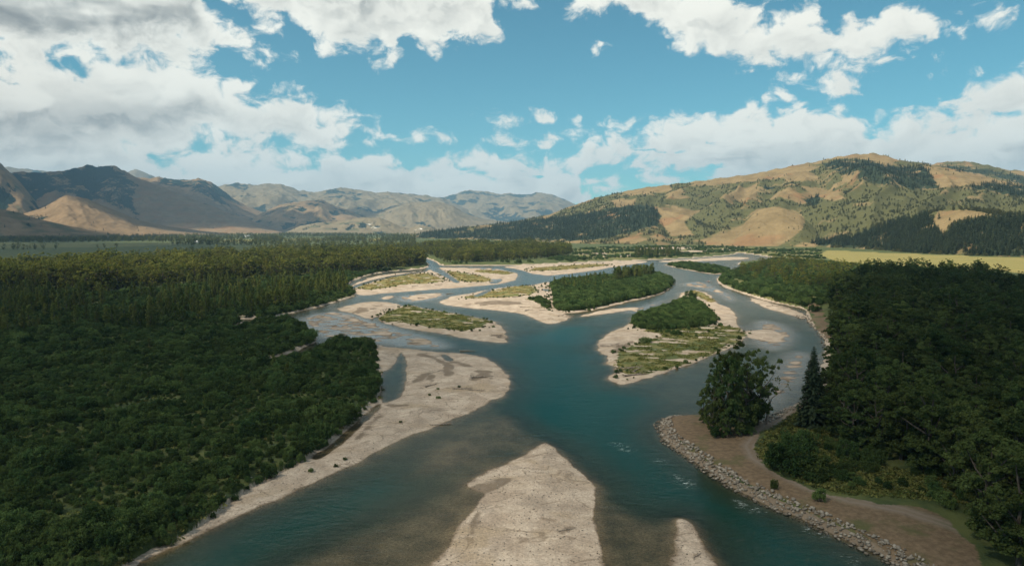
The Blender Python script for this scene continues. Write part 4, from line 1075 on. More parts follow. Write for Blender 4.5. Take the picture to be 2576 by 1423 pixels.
def make_shrub(seed, H=2.8, R=1.7, n=34, per=44, size=0.21):
    rng = np.random.default_rng(seed)
    st = []; cent = []; rad = []
    for k in range(n):
        a = rng.uniform(0, 6.28); q = R * math.sqrt(rng.uniform(0, 1)) * 0.85
        h = H * (1.0 - 0.40 * (q / R) ** 2) * rng.uniform(0.40, 1.08)
        e = np.array([math.cos(a) * q, math.sin(a) * q, h])
        if k < 10: st.append(tube([(e[0] * 0.2, e[1] * 0.2, -0.2), (e[0] * 0.55, e[1] * 0.55, h * 0.5), e], [0.05, 0.035, 0.012], 4))
        cent.append(e * np.array([1, 1, 0.9])); rad.append(rng.uniform(0.20, 0.46) * R * 0.58)
        if rng.uniform() < 0.75:
            cent.append(e * np.array([1.05, 1.05, 0.5])); rad.append(rng.uniform(0.3, 0.5) * R * 0.6)
    Ps = []; Ns = []; Us = []
    for c, r in zip(cent, rad):
        d = unit(rng, per); Ps.append(c + d * r * rng.uniform(0.4, 1.05, per)[:, None] * np.array([1, 1, 1.15]))
        Ns.append(d * 0.8 + 0.6 * rng.normal(size=(per, 3)) + np.array([0, 0, 0.25])); Us.append(np.array([0, 0, 1.0]) + 0.5 * d)
    return join(st), leaves(np.concatenate(Ps), np.concatenate(Ns), size, rng, 1.9, np.concatenate(Us))


def make_conifer(seed, H=16.0, whorls=22, per=8, width=0.17, seg=4, dens=1):
    rng = np.random.default_rng(seed)
    tk = tube([(0, 0, -0.4), (rng.normal() * 0.05, rng.normal() * 0.05, H * 0.5), (0, 0, H * 0.98)], [0.016 * H, 0.010 * H, 0.001 * H], 6)
    P = []; N = []; S = []; U = []
    for i in range(whorls):
        z = H * (0.06 + 0.92 * (i / (whorls - 1)) ** 0.92)
        L = width * H * (1 - z / H) ** 0.75 * rng.uniform(0.82, 1.12) + 0.12
        for k in range(per):
            a = 6.283 * k / per + i * 0.7 + rng.uniform(-0.25, 0.25); l = L * rng.uniform(0.7, 1.15)
            d = np.array([math.cos(a), math.sin(a), 0.0])
            for s in range(seg):
                t = (s + 0.6) / seg
                p = d * l * t + np.array([0, 0, z - l * t * (0.42 - 0.12 * t)])
                for _ in range(dens):
                    P.append(p + rng.normal(size=3) * 0.05 * l); N.append(np.array([d[0] * 0.5, d[1] * 0.5, 1.0]) + 0.35 * rng.normal(size=3)); S.append(l / seg * 1.7 * (1.15 - 0.4 * t) + 0.12); U.append(d + np.array([0, 0, -0.35]))
    P = np.array(P); S = np.array(S)
    v, f = leaves(P, np.array(N), S, rng, 1.25, np.array(U))
    return tk, (v, f)


def make_bare(seed, H=16.0):
    rng = np.random.default_rng(seed); parts = []; P = []

    def grow(p, d, L, r, lev):
        q = p + d * L * 0.5 + rng.normal(size=3) * 0.06 * L; e = p + d * L + rng.normal(size=3) * 0.08 * L
        parts.append(tube([p, q, e], [r, r * 0.8, r * 0.55], 5 if lev < 2 else 3))
        if lev >= 4: P.append(e); return
        for _ in range(3 if lev < 3 else 2):
            nd = d + rng.normal(size=3) * 0.55 + np.array([0, 0, 0.15]); nd /= np.linalg.norm(nd)
            grow(e if rng.uniform() < 0.6 else q, nd, L * rng.uniform(0.6, 0.8), r * 0.55, lev + 1)
    grow(np.array([0, 0, -0.4]), np.array([0, 0, 1.0]), H * 0.34, 0.018 * H, 0)
    P = np.array(P)
    keep = rng.uniform(size=len(P)) < 0.5
    P = np.repeat(P[keep], 5, 0) + rng.normal(size=(keep.sum() * 5, 3)) * 0.35
    return join(parts), leaves(P, rng.normal(size=P.shape), 0.32, rng, 1.2)


def make_tuft(seed, R=1.4, H=0.36, n=56):
    rng = np.random.default_rng(seed)
    q = R * np.sqrt(rng.uniform(0, 1, n)); a = rng.uniform(0, 6.28, n)
    h = H * rng.uniform(0.5, 1.2, n)
    P = np.stack([q * np.cos(a), q * np.sin(a), h * 0.4], 1)
    N = np.stack([np.cos(a * 3.3), np.sin(a * 3.3), rng.uniform(0.3, 1.6, n)], 1)
    return leaves(P, N, h * 1.1, rng, 1.5, np.tile(np.array([0, 0, 1.0]), (n, 1)))


class Kind:
    pass


def plant_kind(name, makers, bark, leafm, part_a='trunk', part_b='crown'):
    k = Kind(); k.name = name; k.part_a = part_a; k.part_b = part_b; k.var = []
    lib = bpy.data.collections.new(name + ' library')
    for i, mk in enumerate(makers):
        A, B = mk
        ma = new_mesh(part_a, *A); ma.materials.append(bark)
        mb = new_mesh(part_b, *B); mb.materials.append(leafm)
        V, F = join([A, B]); mj = new_mesh(name, V, F); mj.materials.append(bark); mj.materials.append(leafm)
        mi = np.zeros(len(F), np.int32); mi[len(A[1]):] = 1; mj.polygons.foreach_set('material_index', mi)
        ob = bpy.data.objects.new('%s_%02d' % (name.replace(' ', '_'), i), mj); lib.objects.link(ob)
        k.var.append((ma, mb)); k.height = None
    k.lib = lib
    return k


K_COTTON = plant_kind('cottonwood', [make_cottonwood(100 + i, 20.0, 0.22 + 0.02 * i, 0.06 + 0.02 * (i % 3), nclump=84, skirt=7) for i in range(5)], M_BARK, M_COTTON)
K_BIG = plant_kind('near cottonwood', [make_cottonwood(140 + i, 20.0, 0.23 + 0.02 * i, 0.04, per=95, size=0.42, nclump=150, skirt=13) for i in range(4)], M_BARK, M_SHADECOTTON)
K_POPLAR = plant_kind('young poplar', [make_poplar(200 + i) for i in range(3)], M_BARK, M_POPLAR)
K_ASPEN = plant_kind('aspen', [make_poplar(230 + i, 8.0, 20, 0.8, 0.30) for i in range(4)], M_BARK, M_ASPEN)
K_SHRUB = plant_kind('willow', [make_shrub(300 + i, 2.6 + 0.35 * (i % 3), 1.6 + 0.3 * (i % 4)) for i in range(7)], M_BARK, M_WILLOW, 'stems', 'foliage')
K_CONIFER = plant_kind('conifer', [make_conifer(400 + i, 16.0, 16, 7, 0.15 + 0.02 * i, 3) for i in range(3)], M_BARK, M_CONIFER)
K_SPRUCE = plant_kind('near spruce', [make_conifer(450, 20.0, 40, 13, 0.20, 7, 2)], M_BARK, M_CONIFER)
K_BARE = plant_kind('bare tree', [make_bare(500 + i) for i in range(3)], M_DEAD, M_COTTON)


def tuft_lib(name, mat, seed):
    lib = bpy.data.collections.new(name)
    for i in range(3):
        me = new_mesh(name, *make_tuft(seed + i)); me.materials.append(mat)
        lib.objects.link(bpy.data.objects.new('tuft_%s_%d' % (name[:3], i), me))
    return lib


L_GRASS = tuft_lib('grass', M_GRASS, 600); L_DRY = tuft_lib('dry grass', M_DRYGRASS, 620)


def scatter_group():
    ng = bpy.data.node_groups.new('scatter', 'GeometryNodeTree')
    ng.interface.new_socket('Geometry', in_out='INPUT', socket_type='NodeSocketGeometry')
    ng.interface.new_socket('Library', in_out='INPUT', socket_type='NodeSocketCollection')
    ng.interface.new_socket('Geometry', in_out='OUTPUT', socket_type='NodeSocketGeometry')
    gi = ng.nodes.new('NodeGroupInput'); go = ng.nodes.new('NodeGroupOutput')
    ci = ng.nodes.new('GeometryNodeCollectionInfo'); ci.inputs['Separate Children'].default_value = True; ci.inputs['Reset Children'].default_value = True
    ip = ng.nodes.new('GeometryNodeInstanceOnPoints'); ip.inputs['Pick Instance'].default_value = True

    def attr(nm, ty):
        a = ng.nodes.new('GeometryNodeInputNamedAttribute'); a.data_type = ty; a.inputs[0].default_value = nm; return a.outputs[0]
    ng.links.new(gi.outputs[0], ip.inputs['Points']); ng.links.new(gi.outputs[1], ci.inputs[0]); ng.links.new(ci.outputs[0], ip.inputs['Instance'])
    ng.links.new(attr('pick', 'INT'), ip.inputs['Instance Index'])
    ng.links.new(attr('turn', 'FLOAT_VECTOR'), ip.inputs['Rotation']); ng.links.new(attr('size', 'FLOAT_VECTOR'), ip.inputs['Scale'])
    ng.links.new(ip.outputs[0], go.inputs[0])
    return ng


NG = scatter_group()


def stuff(name, lib, pts, size, label, cat, group=None, seed=0, tilt=0.06):
    """one mass of plants: points carrying size and turn, grown by geometry nodes"""
    rng = np.random.default_rng(seed); n = len(pts)
    if n == 0: return
    me = bpy.data.meshes.new(name); me.vertices.add(n); me.vertices.foreach_set('co', np.ascontiguousarray(pts, np.float32).ravel())
    a = me.attributes.new('pick', 'INT', 'POINT'); a.data.foreach_set('value', rng.integers(0, len(lib.objects), n).astype(np.int32))
    t = np.stack([rng.normal(size=n) * tilt, rng.normal(size=n) * tilt, rng.uniform(0, 6.28, n)], 1)
    a = me.attributes.new('turn', 'FLOAT_VECTOR', 'POINT'); a.data.foreach_set('vector', t.astype(np.float32).ravel())
    s3 = np.stack([size * rng.uniform(0.85, 1.2, n), size * rng.uniform(0.85, 1.2, n), size], 1)
    a = me.attributes.new('size', 'FLOAT_VECTOR', 'POINT'); a.data.foreach_set('vector', s3.astype(np.float32).ravel())
    o = link(name, me, None, kind='stuff', label=label, cat=cat)
    md = o.modifiers.new('scatter', 'NODES'); md.node_group = NG
    md[[i.identifier for i in NG.interface.items_tree if i.name == 'Library'][0]] = lib
    return o


def plant(kind, loc, size, rz, label, cat, group=None, var=None, name=None, wide=1.0):
    i = var if var is not None else int(abs(math.sin(loc[0] * 12.9 + loc[1] * 78.2)) * 997) % len(kind.var)
    ma, mb = kind.var[i]
    e = bpy.data.objects.new(name or (kind.name.replace(' ', '_').replace('near_', '') + ('_tree' if kind in (K_COTTON, K_BIG, K_POPLAR, K_CONIFER, K_SPRUCE, K_ASPEN) else '')), None)
    COL.objects.link(e); e.location = loc; e.rotation_euler = (0, 0, rz); e.scale = (size * wide, size * wide, size)
    e.empty_display_size = 0.5
    e['label'] = label; e['category'] = cat
    if group: e['group'] = group
    for nm, me in ((kind.part_a, ma), (kind.part_b, mb)):
        c = bpy.data.objects.new(nm, me); COL.objects.link(c); c.parent = e
    return e


# ------------------------------------------------------------------ where the plants stand
def grid_points(poly, step, seed, jitter=0.5):
    rng = np.random.default_rng(seed)
    lo, hi = poly.min(0), poly.max(0)
    x, y = np.meshgrid(np.arange(lo[0], hi[0], step), np.arange(lo[1], hi[1], step))
    x = x.ravel() + rng.uniform(-jitter, jitter, x.size) * step; y = y.ravel() + rng.uniform(-jitter, jitter, y.size) * step
    k = inside(poly, x, y)
    return x[k], y[k]


def in_view(x, y, z, m=60):
    u, v = sheet(x, y, z)
    return (u > -m) & (u < W0 + m) & (v < H0 + m * 1.6) & (y > 5)


def floor_z(x, y):
    if len(x) == 0: return np.zeros(0), np.zeros(0), np.zeros(0, int)
    z, sd, idx, outer, *_ = terrain(x, y)
    return z, sd, outer


def zone(pts, step, seed, margin=1.5, dirt=True, jitter=0.5, view=True):
    P = ground_at(pts)
    x, y = grid_points(P, step, seed, jitter)
    if view:
        k = in_view(x, y, np.full(x.shape, 8.0), 140); x, y = x[k], y[k]
    z, sd, outer = floor_z(x, y)
    k = (sd > margin) & (outer > margin * 0.6)
    if dirt:
        dm = masks(x, y, C_DIRT, 0.8); k &= dm < 0.3
    fm = np.zeros(x.shape)
    for Pf, _ in C_FIELD: fm = np.maximum(fm, masks(x, y, [Pf], 3.0))
    k &= fm < 0.3
    return x[k], y[k], z[k]


ALL = {}      # kind name -> list of (x, y, z, size, zone label, group)


def add(kind, x, y, z, size, tag):
    ALL.setdefault(kind, []).append((np.stack([x, y, z], 1), np.asarray(size, float) * np.ones(len(x)), tag))


rs = np.random.default_rng(5)

# willow thicket on the left bank
LEFT_BANK = [(-700, 1900), (-700, 735), (0, 733), (300, 742), (480, 722), (700, 706), (860, 694), (960, 683), (1077, 676), (1000, 720), (930, 760), (1000, 900), (1000, 1020), (520, 1340), (300, 1540), (200, 1900)]
x, y, z = zone(LEFT_BANK, 1.75, 1, 0.9)
d = np.hypot(x, y)
thin = fbm(x / 30, y / 30, 3, 81)
k = (rs.uniform(size=len(x)) < np.clip(0.92 - 0.0008 * np.maximum(d - 200, 0), 0.5, 1)) & (thin > -0.75)
x, y, z = x[k], y[k], z[k]; thin = thin[k]
hsz = (0.40 + 0.75 * smooth(fbm(x / 16, y / 16, 3, 82), -0.25, 0.6)) * rs.choice([0.7, 0.9, 1.0, 1.15, 1.45], len(x), p=[0.2, 0.3, 0.3, 0.15, 0.05]) * (0.58 + 0.42 * smooth(thin, -0.5, -0.22))
add('willow', x, y, z, hsz, 'left')
x, y, z = zone([(-500, 830), (-500, 735), (0, 735), (300, 745), (480, 724), (700, 708), (880, 695), (900, 735), (800, 765), (640, 800), (300, 850), (0, 860)], 6.5, 2, 3.0)
k = fbm(x / 40, y / 40, 3, 83) > 0.05
add('poplar', x[k], y[k], z[k], rs.uniform(0.35, 0.75, k.sum()), 'left')
x, y, z = zone([(300, 1100), (300, 860), (900, 870), (900, 1000), (600, 1150)], 26, 21, 4.0)
k = fbm(x / 40, y / 40, 3, 93) > 0.25
add('poplar', x[k], y[k], z[k], rs.uniform(0.25, 0.4, k.sum()), 'left')

# tall cottonwoods: left forest, middle forest, right forest
LEFT_FOREST = [(-600, 740), (0, 733), (240, 742), (440, 722), (640, 706), (860, 694), (960, 684), (1076, 668), (1062, 655), (950, 652), (780, 655), (450, 668), (200, 678), (0, 682), (-600, 690)]
x, y, z = zone(LEFT_FOREST, 7.6, 3, 3.0)
hf = fbm(x / 45, y / 45, 3, 101); k = hf > -0.5
add('cottonwood', x[k], y[k], z[k], np.clip(0.82 + 0.5 * hf[k], 0.5, 1.2) * rs.uniform(0.75, 1.2, k.sum()), 'left forest')
MID_FOREST = [(1108, 663), (1180, 664), (1260, 660), (1340, 656), (1400, 650), (1442, 642), (1430, 630), (1330, 622), (1180, 621), (1060, 626), (1070, 640), (1100, 652)]
x, y, z = zone(MID_FOREST, 9.5, 4, 3.0)
hf = fbm(x / 60, y / 60, 3, 102); k = hf > -0.4
add('cottonwood', x[k], y[k], z[k], np.clip(0.72 + 0.5 * hf[k], 0.4, 1.1) * rs.uniform(0.75, 1.2, k.sum()), 'middle forest')
BEHIND = [(450, 666), (780, 653), (950, 650), (1062, 652), (1060, 626), (1040, 618), (900, 628), (700, 632), (450, 645)]
x, y, z = zone(BEHIND, 11, 5, 3.0)
k = fbm(x / 70, y / 70, 3, 84) > -0.05
add('cottonwood', x[k], y[k], z[k], rs.uniform(0.35, 0.75, k.sum()), 'middle forest')
RIGHT_FOREST = [(2092, 745), (2150, 715), (2200, 700), (2300, 705), (2420, 722), (2576, 738), (3050, 765), (3300, 1500), (2760, 1600), (2560, 1400), (2490, 1270), (2390, 1225), (2130, 1180), (2075, 1120), (2080, 1040), (2096, 950), (2106, 860)]
x, y, z = zone(RIGHT_FOREST, 6.6, 6, 2.0)
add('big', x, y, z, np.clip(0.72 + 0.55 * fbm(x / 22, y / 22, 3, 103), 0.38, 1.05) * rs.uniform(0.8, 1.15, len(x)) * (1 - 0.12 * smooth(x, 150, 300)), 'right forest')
x, y, z = zone(RIGHT_FOREST, 3.4, 61, 2.0)
k = fbm(x / 20, y / 20, 3, 86) > -0.2
add('willow', x[k], y[k], z[k], rs.uniform(0.6, 1.2, k.sum()), 'right')
# grass lawn edge and bushes beside the track
x, y, z = zone([(1930, 1195), (1960, 1120), (2060, 1060), (2075, 1120), (2130, 1180), (2390, 1225), (2480, 1290), (2400, 1285), (2260, 1276), (2130, 1266), (2020, 1232)], 2.6, 7, 2.0)
k = fbm(x / 10, y / 10, 3, 87) > 0.12
add('willow', x[k], y[k], z[k], rs.uniform(0.35, 0.8, k.sum()), 'right')
# willow band on the right bank
x, y, z = zone([(1806, 712), (1825, 690), (1884, 671), (1950, 656), (2080, 664), (2200, 676), (2350, 690), (2300, 703), (2200, 699), (2150, 713), (2092, 745), (2085, 775), (2025, 775), (1974, 766), (1880, 740)], 3.4, 8, 1.5)
k = fbm(x / 26, y / 26, 3, 88) > -0.22
add('willow', x[k], y[k], z[k], rs.uniform(0.7, 1.35, k.sum()), 'right')
x, y, z = zone([(1830, 700), (1884, 675), (1950, 660), (2080, 668), (2220, 680), (2200, 700), (2092, 745), (1990, 735)], 11, 9, 3.0)
k = fbm(x / 40, y / 40, 3, 89) > 0.0
add('cottonwood', x[k], y[k], z[k], rs.uniform(0.32, 0.6, k.sum()), 'right bank')
x, y, z = zone([(2180, 690), (2576, 715), (2900, 740), (2900, 712), (2576, 700), (2350, 683), (2190, 676)], 13, 10, 3.0)
k = fbm(x / 45, y / 45, 3, 90) > -0.1
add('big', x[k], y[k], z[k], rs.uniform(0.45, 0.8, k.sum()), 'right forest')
# low willows beyond the far channels
x, y, z = zone([(1108, 667), (1258, 667), (1400, 662), (1492, 657), (1602, 654), (1690, 650), (1755, 647), (1860, 634), (1950, 647), (2080, 660), (2070, 632), (1800, 622), (1560, 622), (1440, 630), (1440, 645), (1340, 658), (1180, 666)], 8.0, 11, 2.0)
k = fbm(x / 60, y / 60, 3, 91) > 0.0
add('willow', x[k], y[k], z[k], rs.uniform(0.6, 1.5, k.sum()), 'far')
x, y, z = zone([(1590, 652), (1690, 649), (1720, 640), (1600, 640)], 10, 12, 2.0)
add('poplar', x, y, z, rs.uniform(0.6, 1.0, len(x)), 'far')
# far valley: rows and groves
x, y, z = zone([(-500, 616), (-500, 592), (400, 588.5), (720, 589), (1045, 593), (1045, 618), (900, 628), (700, 630), (450, 642), (450, 622), (300, 626), (0, 632)], 22, 13, 3.0)
n = fbm(x / 500, y / 130, 3, 92)
k = (n > 0.05) | ((np.abs(y - 2250) < 130) & (x < -300))
add('far cottonwood', x[k], y[k], z[k], rs.uniform(0.45, 0.85, k.sum()), 'far')
# islands
for key, step, lo, hi, sd_ in (('willow_island', 2.3, 0.75, 1.45, 14), ('grassy_shrub', 2.0, 0.45, 0.95, 15), ('green_shoal', 4.0, 0.6, 1.2, 16), ('log_bar_b', 3.5, 0.4, 0.8, 17)):
    x, y = grid_points(C_VEG[key], step, sd_); z, s_, _ = floor_z(x, y); k = s_ > 0.8
    add('willow', x[k], y[k], z[k], rs.uniform(lo, hi, k.sum()), 'island')
P = ground_at([(1540, 704), (1600, 695), (1650, 692), (1645, 700), (1600, 706), (1550, 716)])
x, y = grid_points(P, 5.5, 18); z, s_, _ = floor_z(x, y)
add('poplar', x, y, z, rs.uniform(0.55, 0.85, len(x)), 'island')
P = ground_at([(1390, 716), (1480, 704), (1540, 702), (1560, 715), (1500, 730), (1400, 745)])
x, y = grid_points(P, 8.0, 19); z, s_, _ = floor_z(x, y)
add('poplar', x, y, z, rs.uniform(0.3, 0.5, len(x)), 'island')
x, y = grid_points(C_VEG['grassy'], 9.0, 20); z, s_, _ = floor_z(x, y); k = (s_ > 1) & (fbm(x / 15, y / 15, 2, 94) > 0.15)
add('willow', x[k], y[k], z[k], rs.uniform(0.25, 0.55, k.sum()), 'island')


# stray seedlings and fringe shrubs on the bars
for key in ('green_oval', 'willow_island', 'grassy_shrub', 'grassy', 'log_bar', 'meadow_a', 'meadow_b', 'green_shoal', 'log_bar_b', 'far_a'):
    Pb = C_VEG[key]; c0 = Pb.mean(0); x, y = grid_points(c0 + (Pb - c0) * 1.18, 2.4, 77)
    z, s_, _ = floor_z(x, y); e_ = seg_polygon_sd(Pb, x, y, 30)
    k = (s_ > 0.5) & (e_ < 1.5) & (e_ > -9) & (rs.uniform(size=len(x)) < 0.22)
    add('willow', x[k], y[k], z[k], rs.uniform(0.15, 0.5, k.sum()), 'island')
# willows at the wet feet of the left bank
x, y, z = zone([(480, 760), (640, 745), (760, 720), (860, 705), (880, 730), (760, 770), (640, 785)], 7.0, 78, 1.0)
add('poplar', x, y, z, rs.uniform(0.25, 0.6, len(x)), 'left')


# trees on the hills
def hill_points(h, n, test, seed):
    rng = np.random.default_rng(seed); ns = h['ns']
    i = rng.uniform(0, ns - 1.001, n); j = rng.uniform(0, h['X'].shape[1] - 1.001, n)
    i0 = i.astype(int); j0 = j.astype(int); fi = i - i0; fj = j - j0

    def b(A): return (A[i0, j0] * (1 - fi) + A[i0 + 1, j0] * fi) * (1 - fj) + (A[i0, j0 + 1] * (1 - fi) + A[i0 + 1, j0 + 1] * fi) * fj
    X, Y, Z = b(h['X']), b(h['Y']), b(h['Z'])
    U, V = sheet(X, Y, Z)
    C = np.stack([b(h['C'][..., c]) for c in range(4)], 1)
    area = np.linalg.norm(np.stack([h['X'][i0 + 1, j0] - h['X'][i0, j0], h['Y'][i0 + 1, j0] - h['Y'][i0, j0]]), axis=0) * np.linalg.norm(np.stack([h['X'][i0, j0 + 1] - h['X'][i0, j0], h['Y'][i0, j0 + 1] - h['Y'][i0, j0]]), axis=0)
    p = test(U, V, C, X, Y) * np.clip(area / area.mean(), 0, 2.5) / 2.5
    k = (rng.uniform(size=n) < p) & (U > -120) & (U < W0 + 120) & (Z > -1)
    return X[k], Y[k], Z[k] - 0.5


def t_con(U, V, C, X, Y): return np.clip((C[:, 0] - 0.35) * 3, 0.0, 1) + 0.0015
def t_asp(U, V, C, X, Y): return np.clip((C[:, 1] - 0.34) * 2.6, 0.006, 1) * (C[:, 0] < 0.45) * smooth(fbm(X / 45, Y / 45, 3, 95), -0.25, 0.15)


for h, n, ca, cb in ((h_main, 52000, 0.9, 1.2), (h_spur, 16000, 0.9, 1.15), (h_foot, 20000, 0.9, 1.15), (h_back, 6000, 1.0, 1.3)):
    x, y, z = hill_points(h, n, t_con, 700 + n); add('conifer', x, y, z, rs.uniform(0.5, 1.05, len(x)), 'right hill')
    x, y, z = hill_points(h, n, t_asp, 800 + n); add('aspen', x, y, z, rs.uniform(0.45, 1.0, len(x)), 'right hill')
x, y, z = hill_points(h_knob, 3000, lambda U, V, C, X, Y: 0.02 + 0.4 * (C[:, 1] > 0.5), 901); add('aspen', x, y, z, rs.uniform(0.3, 0.6, len(x)), 'right hill')
for i, h in enumerate(HILLS):
    if h['name'] == 'mountain' and i >= 8 or i in (9, 10, 11, 12, 13, 14, 15):
        x, y, z = hill_points(h, 9000, lambda U, V, C, X, Y: np.clip((C[:, 0] - 0.30) * 2.0, 0.01, 1), 900 + i)
        add('conifer', x, y, z, rs.uniform(0.6, 1.1, len(x)), 'left mountains')

# meadow grass on the islands and banks
gp = []; dp = []
for k_, P in C_VEG.items():
    st = 1.9 if k_ in ('grassy', 'green_oval') else 3.0
    x, y = grid_points(P, st, 31); z, s_, _ = floor_z(x, y); m = (s_ > 0.6) & (rs.uniform(size=len(x)) < 0.62) & ((fbm(x / 15, y / 6, 4, 98) > -0.22) | (k_ not in ('grassy', 'green_oval', 'log_bar', 'meadow_a'))) & (fbm(x / 8, y / 8, 3, 97) > -0.25)
    (dp if k_ in DRYVEG else gp).append(np.stack([x[m], y[m], z[m]], 1))
x, y, z = zone([(1700, 1060), (1850, 1060), (1930, 1195), (2060, 1060), (2130, 1180), (2390, 1225), (2480, 1300), (2260, 1276), (2130, 1266), (2020, 1232), (1905, 1150)], 1.5, 32, 0.8)
gp.append(np.stack([x, y, z], 1))
x, y, z = zone([(1905, 1150), (1960, 1075), (2050, 1015), (2080, 1100), (2130, 1180), (2300, 1225), (2490, 1290), (2260, 1277), (2130, 1268), (2020, 1236), (1935, 1195)], 1.2, 34, 0.8)
gp.append(np.stack([x, y, z], 1))
x, y, z = zone(LEFT_BANK, 4.0, 33, 0.3); gp.append(np.stack([x, y, z], 1))
gp = np.concatenate(gp); dp = np.concatenate(dp)
stuff('grass', L_GRASS, gp, rs.uniform(0.6, 1.3, len(gp)), 'green meadow grass on banks and islands', 'grass', seed=41)
stuff('dry_grass', L_DRY, dp, rs.uniform(0.6, 1.3, len(dp)), 'yellow meadow grass on the gravel bars', 'grass', seed=42)

# ------------------------------------------------------------------ the nearest of each kind as single plants, the rest as one mass
SETS = {
    'willow': (K_SHRUB, 'willow_shrub', 'shrub', 300, {'left': ('green willow shrub of the left bank', 'willows of the left bank thicket'), 'right': ('dark willow shrub of the right bank', 'willows of the right bank'),
                                                   'island': ('willow shrub on a midstream island', 'willows on the islands'), 'far': ('low willow beyond the far channels', 'far willows')}, 'willow_thicket', 'dense green willow thicket covering banks and islands'),
    'poplar': (K_POPLAR, 'poplar_tree', 'tree', 220, {'left': ('slender poplar above the left willows', 'young poplars of the left bank'), 'island': ('dark poplar on the willow island', 'young poplars on the willow island'), 'far': ('poplar beyond the far channels', 'far poplar grove')}, 'poplar_grove', 'further young poplars in the grove beyond the channels'),
    'cottonwood': (K_COTTON, 'cottonwood_tree', 'tree', 140, {'left forest': ('cottonwood of the left forest', 'cottonwoods of the left forest'), 'middle forest': ('sunlit cottonwood of the middle forest', 'cottonwoods of the middle forest'), 'right bank': ('round cottonwood among right bank willows', 'small cottonwoods of the right bank')}, 'cottonwood_forest', 'cottonwood forest filling the valley floor behind the front trees'),
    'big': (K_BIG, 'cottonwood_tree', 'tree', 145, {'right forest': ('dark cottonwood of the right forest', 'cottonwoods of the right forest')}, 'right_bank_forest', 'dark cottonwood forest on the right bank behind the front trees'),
    'far cottonwood': (K_COTTON, 'far_tree', 'tree', 0, {'far': ('', '')}, 'far_groves', 'far groves and tree rows between the fields of the valley'),
    'conifer': (K_CONIFER, 'conifer_tree', 'tree', 300, {'right hill': ('narrow conifer of the right hills', 'conifers of the right hills'), 'left mountains': ('conifer on the left mountains', 'conifers of the left mountains')}, 'conifer_forest', 'dark conifer forest on the hills'),
    'aspen': (K_ASPEN, 'aspen_tree', 'tree', 300, {'right hill': ('pale green aspen of the right hills', 'aspens of the right hills')}, 'aspen_woods', 'pale green aspen woods and brush on the right hills'),
}
for key, (kind, name, cat, nmax, labels, sname, slabel) in SETS.items():
    if key not in ALL: continue
    P = np.concatenate([a[0] for a in ALL[key]]); S = np.concatenate([a[1] for a in ALL[key]]); T = np.concatenate([np.full(len(a[0]), i) for i, a in enumerate(ALL[key])])
    u, v = sheet(P[:, 0], P[:, 1], P[:, 2] + 2)
    dist = np.hypot(P[:, 0], P[:, 1]); seen = (u > 5) & (u < W0 - 5) & (v < H0 - 5)
    score = np.where(seen, S / dist, -1.0)
    order = np.argsort(-score)
    one = order[:nmax]; one = one[score[one] > 0]
    rest = np.setdiff1d(np.arange(len(P)), one)
    dq = np.quantile(dist[one], (0.34, 0.67)) if len(one) else (0, 0)
    sq = np.quantile(S[one], (0.34, 0.67)) if len(one) else (0, 0)
    for i in one:
        lab, grp = labels[ALL[key][int(T[i])][2]]
        row = 'nearest' if dist[i] < dq[0] else ('middle' if dist[i] < dq[1] else 'rearmost')
        big_ = 'small' if S[i] < sq[0] else ('medium' if S[i] < sq[1] else 'large')
        b = int(u[i] / W0 * 9)
        where = ['at the left edge', 'under the tan foothill', 'under the brown spur', 'under the low white cliffs', 'left of centre', 'under the hazy far mountain', 'under the conifer spur', 'under the bare tan knob', 'under the hill summit', 'at the right edge'][min(max(b, 0), 9)]
        plant(kind, P[i], float(S[i]), float(rs.uniform(0, 6.28)), '%s %s, %s ranks, %s' % (big_, lab, row, where), cat, grp, name=name)
    stuff(sname, kind.lib, P[rest], S[rest], slabel, cat, seed=len(P))
    print('PLANTS', key, len(one), len(rest))

# --- single plants that stand out
def at(u, v):
    p = ground_at([(u, v)])[0]; z = float(terrain(np.array([p[0]]), np.array([p[1]]))[0][0]); return (float(p[0]), float(p[1]), z)


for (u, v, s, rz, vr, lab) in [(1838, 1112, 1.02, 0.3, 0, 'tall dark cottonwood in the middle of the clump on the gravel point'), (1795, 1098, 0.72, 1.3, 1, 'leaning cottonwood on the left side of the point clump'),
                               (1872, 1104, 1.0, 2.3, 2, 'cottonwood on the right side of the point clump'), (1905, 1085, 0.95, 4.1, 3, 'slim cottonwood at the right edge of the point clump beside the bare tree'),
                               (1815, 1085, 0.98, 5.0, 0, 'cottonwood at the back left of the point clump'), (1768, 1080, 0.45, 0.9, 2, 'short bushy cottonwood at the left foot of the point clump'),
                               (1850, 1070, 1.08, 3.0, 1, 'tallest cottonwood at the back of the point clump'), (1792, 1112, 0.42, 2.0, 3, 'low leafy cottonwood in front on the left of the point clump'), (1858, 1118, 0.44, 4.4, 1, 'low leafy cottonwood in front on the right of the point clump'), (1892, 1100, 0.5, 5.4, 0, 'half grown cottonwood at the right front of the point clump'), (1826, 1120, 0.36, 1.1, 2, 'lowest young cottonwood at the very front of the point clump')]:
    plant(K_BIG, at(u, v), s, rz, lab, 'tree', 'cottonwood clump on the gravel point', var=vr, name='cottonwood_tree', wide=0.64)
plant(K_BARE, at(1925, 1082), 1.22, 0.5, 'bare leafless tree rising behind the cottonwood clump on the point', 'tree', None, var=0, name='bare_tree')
plant(K_SPRUCE, at(2040, 1092), 1.0, 0.0, 'dark pointed spruce standing alone left of the right forest', 'tree', None, var=0, name='spruce_tree')
